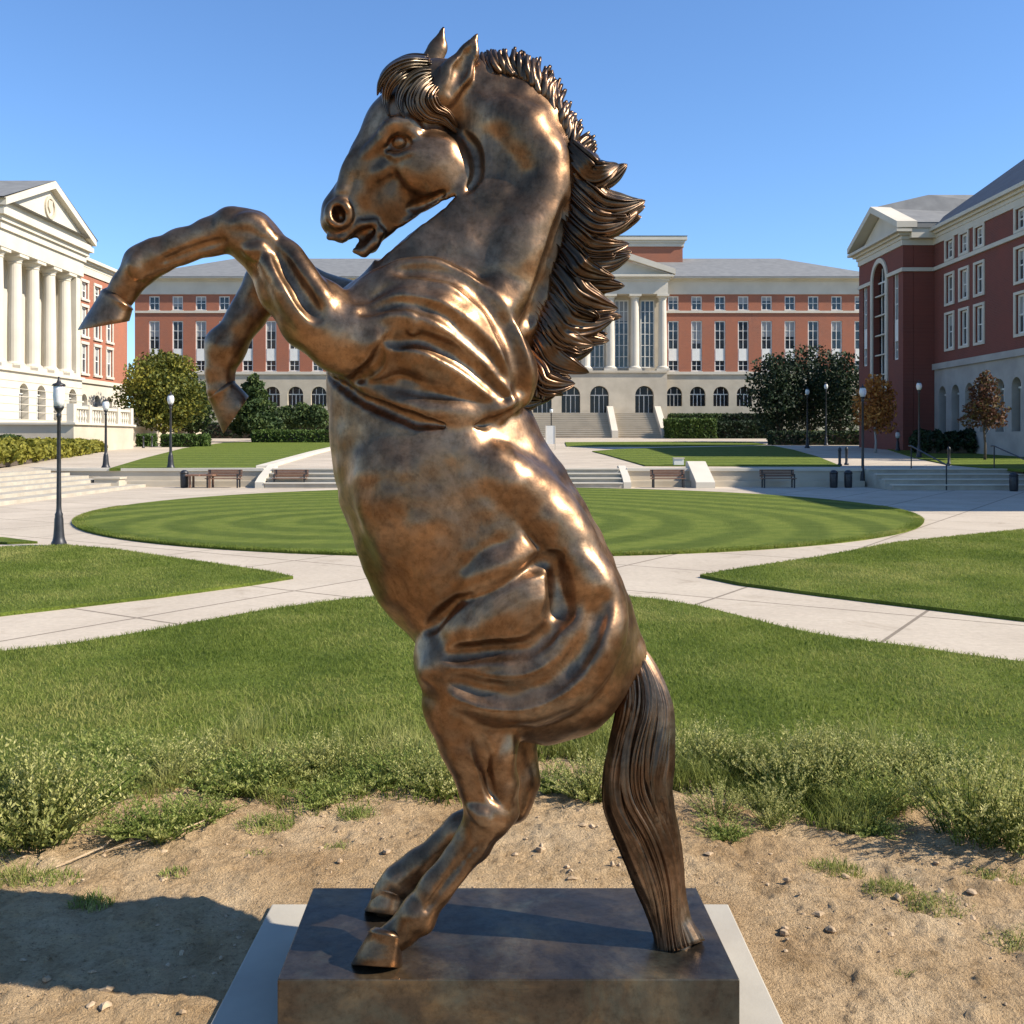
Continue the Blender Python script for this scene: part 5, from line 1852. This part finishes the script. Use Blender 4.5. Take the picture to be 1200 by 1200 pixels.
def lock(b, pts, w, r, ns, jit=.6, seg=6, n=7, tp=.45, depth=1.0):
    """ns strands side by side along one lock through (px,py,dz) points, w half width px, r strand radius px"""
    P = cat([Vector(p) for p in pts], n)
    m = len(P)
    for s_ in range(ns):
        o_ = (s_ + .5) / ns * 2 - 1
        dzo = random.uniform(-1, 1) * jit * r * depth
        ph_ = random.uniform(0, 6.28)
        Q, rad = [], []
        cut_ = random.uniform(.93, 1.0)
        for i in range(m):
            t = i / (m - 1) * cut_
            f = t * (m - 1); i0 = min(int(f), m - 2)
            p = P[i0].lerp(P[i0 + 1], f - i0)
            tg = (P[i0 + 1] - P[i0]).normalized()
            nx_, ny_ = -tg.y, tg.x
            env = (1 - t) ** .6 * (1 - .2 * t) + .05
            off = o_ * w * env + r * .35 * math.sin(ph_ + t * 7) * env
            Q.append(hp(p.x + nx_ * off, p.y + ny_ * off, p.z + dzo - abs(o_) ** 2 * 0 + r * .4 * math.sin(ph_ * 2 + t * 5)))
            rad.append(r * UU * (.55 + .6 * math.sin(math.pi * min(1, .15 + t * .8))) * (1 - t * .97) ** tp + .0004)
        b.tube(Q, rad, seg)


def ribbon(b, C_, A_, O_, W_, D_, nr=4, seg=30, ph=0.0, drift=1.5):
    """one carved lock: centre line C_, unit vectors across A_ and outwards O_ (photo px space), half width W_, half depth D_, nr ridges"""
    n0, m = len(b.V), len(C_)
    for i in range(m):
        t = i / (m - 1)
        for k in range(seg):
            th = 2 * math.pi * k / seg
            c_, s_ = math.cos(th), math.sin(th)
            g_ = 1 + .55 * math.cos(math.pi * nr * c_ + ph + drift * t) * min(1, 3 * abs(s_))
            p = C_[i] + A_[i] * (W_[i] * c_) + O_[i] * (D_[i] * s_ * g_)
            b.V.append(tuple(hp(p.x, p.y, p.z)))
    for i in range(m - 1):
        for k in range(seg):
            k2 = (k + 1) % seg
            b.F.append([n0 + i * seg + k, n0 + i * seg + k2, n0 + (i + 1) * seg + k2, n0 + (i + 1) * seg + k])
    b.F.append([n0 + k for k in reversed(range(seg))]); b.F.append([n0 + (m - 1) * seg + k for k in range(seg)])


def flat_lock(b, pts, w, d_, nr=4, n=8, belly=.35, out=(0, 0, -1), tipk=2.6):
    P = cat([Vector(p) for p in pts], n)
    m = len(P)
    A_, W_, D_ = [], [], []
    for i in range(m):
        tg = P[min(i + 1, m - 1)] - P[max(i - 1, 0)]; tg.z = 0
        if tg.length < 1e-6: tg = Vector((1, 0, 0))
        tg.normalize()
        A_.append(Vector((-tg.y, tg.x, 0)))
        t = i / (m - 1)
        e_ = (.80 + belly * math.sin(math.pi * min(1, t * 1.15))) * max(.0, 1 - t ** tipk) ** .75
        W_.append(w * e_ + .5); D_.append(d_ * (e_ ** .8) + .5)
    ribbon(b, P, A_, [Vector(out)] * m, W_, D_, nr, 40, random.uniform(0, 6.28), random.uniform(-2, 2))


mane = MB()
# upright crest from the poll down to the bend of the neck
inner = curve2([(572, 84), (600, 84), (628, 100), (650, 126), (664, 156), (676, 190), (682, 214)], 4.5)
outer = curve2([(566, 58), (590, 54), (622, 60), (648, 80), (664, 108), (680, 138), (698, 164), (704, 186)], 4.5)
ni = 30
for k in range(ni):
    t = k / (ni - 1)
    a = inner[min(int(t * (len(inner) - 1)), len(inner) - 1)]; c = outer[min(int(t * (len(outer) - 1)), len(outer) - 1)]
    for dzq in (-11, 0, 11):
        j = random.uniform(-3, 3)
        tip = (c.x + j - (2 if dzq else 0), c.y + random.uniform(-2, 4) + (4 if dzq else 0), dzq * .8)
        d0 = (c - a)
        lock(mane, [(a.x - d0.x * .15, a.y - d0.y * .15, dzq * 1.5), (a.x + d0.x * .45 + d0.y * .10, a.y + d0.y * .45 - d0.x * .10, dzq * 1.45), tip], 2.6, 4.0, 2, .6, 6, 6, .22)
# long locks blown back from the neck
rootl = curve2([(676, 176), (680, 205), (676, 245), (668, 285), (658, 325), (645, 365), (632, 405), (621, 440), (616, 462)], 3)
tipl = curve2([(704, 166), (757, 226), (752, 262), (748, 292), (742, 318), (734, 350), (724, 382), (706, 410), (694, 432), (664, 458), (632, 468)], 3)
for L_, nl in ((1, 10), (0, 10), (-1, 11)):
    for k in range(nl):
        t = min(max((k + .5 + random.uniform(-.2, .2)) / nl, 0), 1)
        a = rootl[int(t * (len(rootl) - 1))]
        tq = .55 * t + .45 * (math.floor(t * 8) + .5) / 8          # tips gather into a few points
        c = tipl[int(tq * (len(tipl) - 1))]
        c = Vector((c.x + random.uniform(-14, 3) - (4 if L_ else 0), c.y + random.uniform(-4, 6), 0))
        dx, dy = c.x - a.x, c.y - a.y
        L2 = math.hypot(dx, dy)
        nx_, ny_ = -dy / L2, dx / L2
        sag = random.uniform(10, 17) * (.6 + .4 * min(1, L2 / 80))
        hook = random.uniform(0, 7)
        dzr = (17 if L_ else 0) * L_
        pts = [(a.x - 16, a.y - 16, dzr * .9), (a.x + dx * .10 + nx_ * sag * .3, a.y + dy * .10 + ny_ * sag * .3, dzr * 1.35),
               (a.x + dx * .38 + nx_ * sag, a.y + dy * .38 + ny_ * sag, dzr * 1.35 + random.uniform(-6, 6)),
               (a.x + dx * .70 + nx_ * sag * .62, a.y + dy * .70 + ny_ * sag * .62, dzr * 1.15 + random.uniform(-5, 5)),
               (c.x, c.y - hook, dzr * .8)]
        flat_lock(mane, pts, random.uniform(14, 20), random.uniform(10, 14), random.choice((5, 5, 6, 7)), tipk=random.uniform(3.4, 5.0))
        if L_ == -1 and k % 2:
            q_ = [(p[0] + random.uniform(-3, 3), p[1] + random.uniform(8, 13), p[2] - 7) for p in pts[:-1]]
            q_.append((c.x - random.uniform(8, 30), c.y + random.uniform(4, 14), dzr * 1.2))
            flat_lock(mane, q_, 7, 6, 3)
mane.build('mane', M['bronze_hair'], horse, True)

fore = MB()
def on(px, py, lift):
    z = skin(px, py)
    return (px, py, (z if z is not None else -30) - lift)
for pts, w_, nr_ in (([(506, 78), (486, 78), (468, 86), (456, 100), (452, 118), (455, 136)], 8, 4), ([(508, 84), (490, 88), (474, 102), (468, 120), (474, 138)], 8, 4),
                     ([(510, 92), (496, 104), (492, 120), (502, 134), (520, 141), (536, 156)], 10, 5), ([(514, 100), (506, 112), (512, 126), (526, 134), (537, 150)], 7, 4),
                     ([(504, 74), (480, 74), (460, 82), (447, 96), (442, 112)], 7, 4), ([(508, 88), (492, 98), (482, 114), (484, 130), (496, 142)], 8, 4)):
    Pq = [on(x, y, 2.5 if i_ else -8) for i_, (x, y) in enumerate(pts)]
    flat_lock(fore, Pq, w_, 6.5, nr_, 8, .3)
for pts in ([(500, 72, -4), (474, 74, -4), (452, 88, 2), (443, 110, 2)], [(502, 72, 14), (476, 76, 20), (458, 92, 28), (453, 118, 34)], [(502, 70, 6), (478, 72, 10), (455, 86, 18), (446, 110, 20)]):
    flat_lock(fore, pts, 8, 7, 4, 8, .3)
fore.build('forelock', M['bronze_hair'], horse, True)

# ---- tail: a core with long waving strands round it, standing on the plinth
tailc = cat([Vector(p) for p in ((726, 750, 0), (744, 780, -2), (755, 830, -6), (752, 885, -8), (749, 935, -10), (760, 985, -12), (774, 1040, -15), (784, 1078, -18), (797, 1113, -20))], 8)
tailr = np.interp(np.linspace(0, 1, len(tailc)), [0, .1, .25, .4, .52, .66, .8, .9, 1.0], [15, 21, 35, 43, 45, 38, 29, 26, 31])
tail = MB()
tail.tube([hp(p.x, p.y, p.z) for p in tailc], [r_ * .50 * UU for r_ in tailr], 14)
def tail_frame(i, a, R1):
    p = tailc[i]
    q = tailc[min(i + 1, len(tailc) - 1)] - tailc[max(i - 1, 0)]
    q.z = 0; q.normalize()
    nrm = Vector((-q.y, q.x, 0))
    o_ = nrm * math.cos(a) + Vector((0, 0, -.72 * math.sin(a)))
    t_ = nrm * -math.sin(a) + Vector((0, 0, -.72 * math.cos(a)))
    return p + o_ * R1, t_.normalized(), o_.normalized()
for lay, NG in ((0, 13), (1, 9)):
    for g_ in range(NG):
        ga = 2 * math.pi * (g_ + .5 * lay) / NG + random.uniform(-.1, .1)
        gph = 1.4 * math.sin(ga) + random.uniform(-.5, .5)
        gam = random.uniform(.24, .40)
        gfr = random.uniform(8.5, 9.8)
        lph = random.uniform(0, 6.28)
        e1 = 1.0 if lay == 0 else random.uniform(.8, 1.0)
        C_, A_, O_, W_, D_ = [], [], [], [], []
        m = len(tailc)
        for i in range(int(m * e1)):
            t = i / (m - 1)
            a = ga + gam * math.sin(gph + gfr * t) * min(1, t * 3 + .1)
            R1 = tailr[i] * (.60 + .10 * lay + .07 * math.sin(lph + 8 * t))
            c_, x_, o_ = tail_frame(i, a, R1)
            C_.append(c_); A_.append(x_); O_.append(o_)
            tt = i / (m * e1)
            w_ = tailr[i] * (.27 if lay == 0 else .19) * (1 if lay == 0 else max(.06, 1 - tt ** 3))
            W_.append(w_); D_.append(w_ * (.85 if lay == 0 else .95))
        ribbon(tail, C_, A_, O_, W_, D_, random.choice((3, 4)) if lay == 0 else 3, 30, random.uniform(0, 6.28), random.uniform(-5, 5))
tail.build('tail', M['bronze_hair'], horse, True)
del FLD
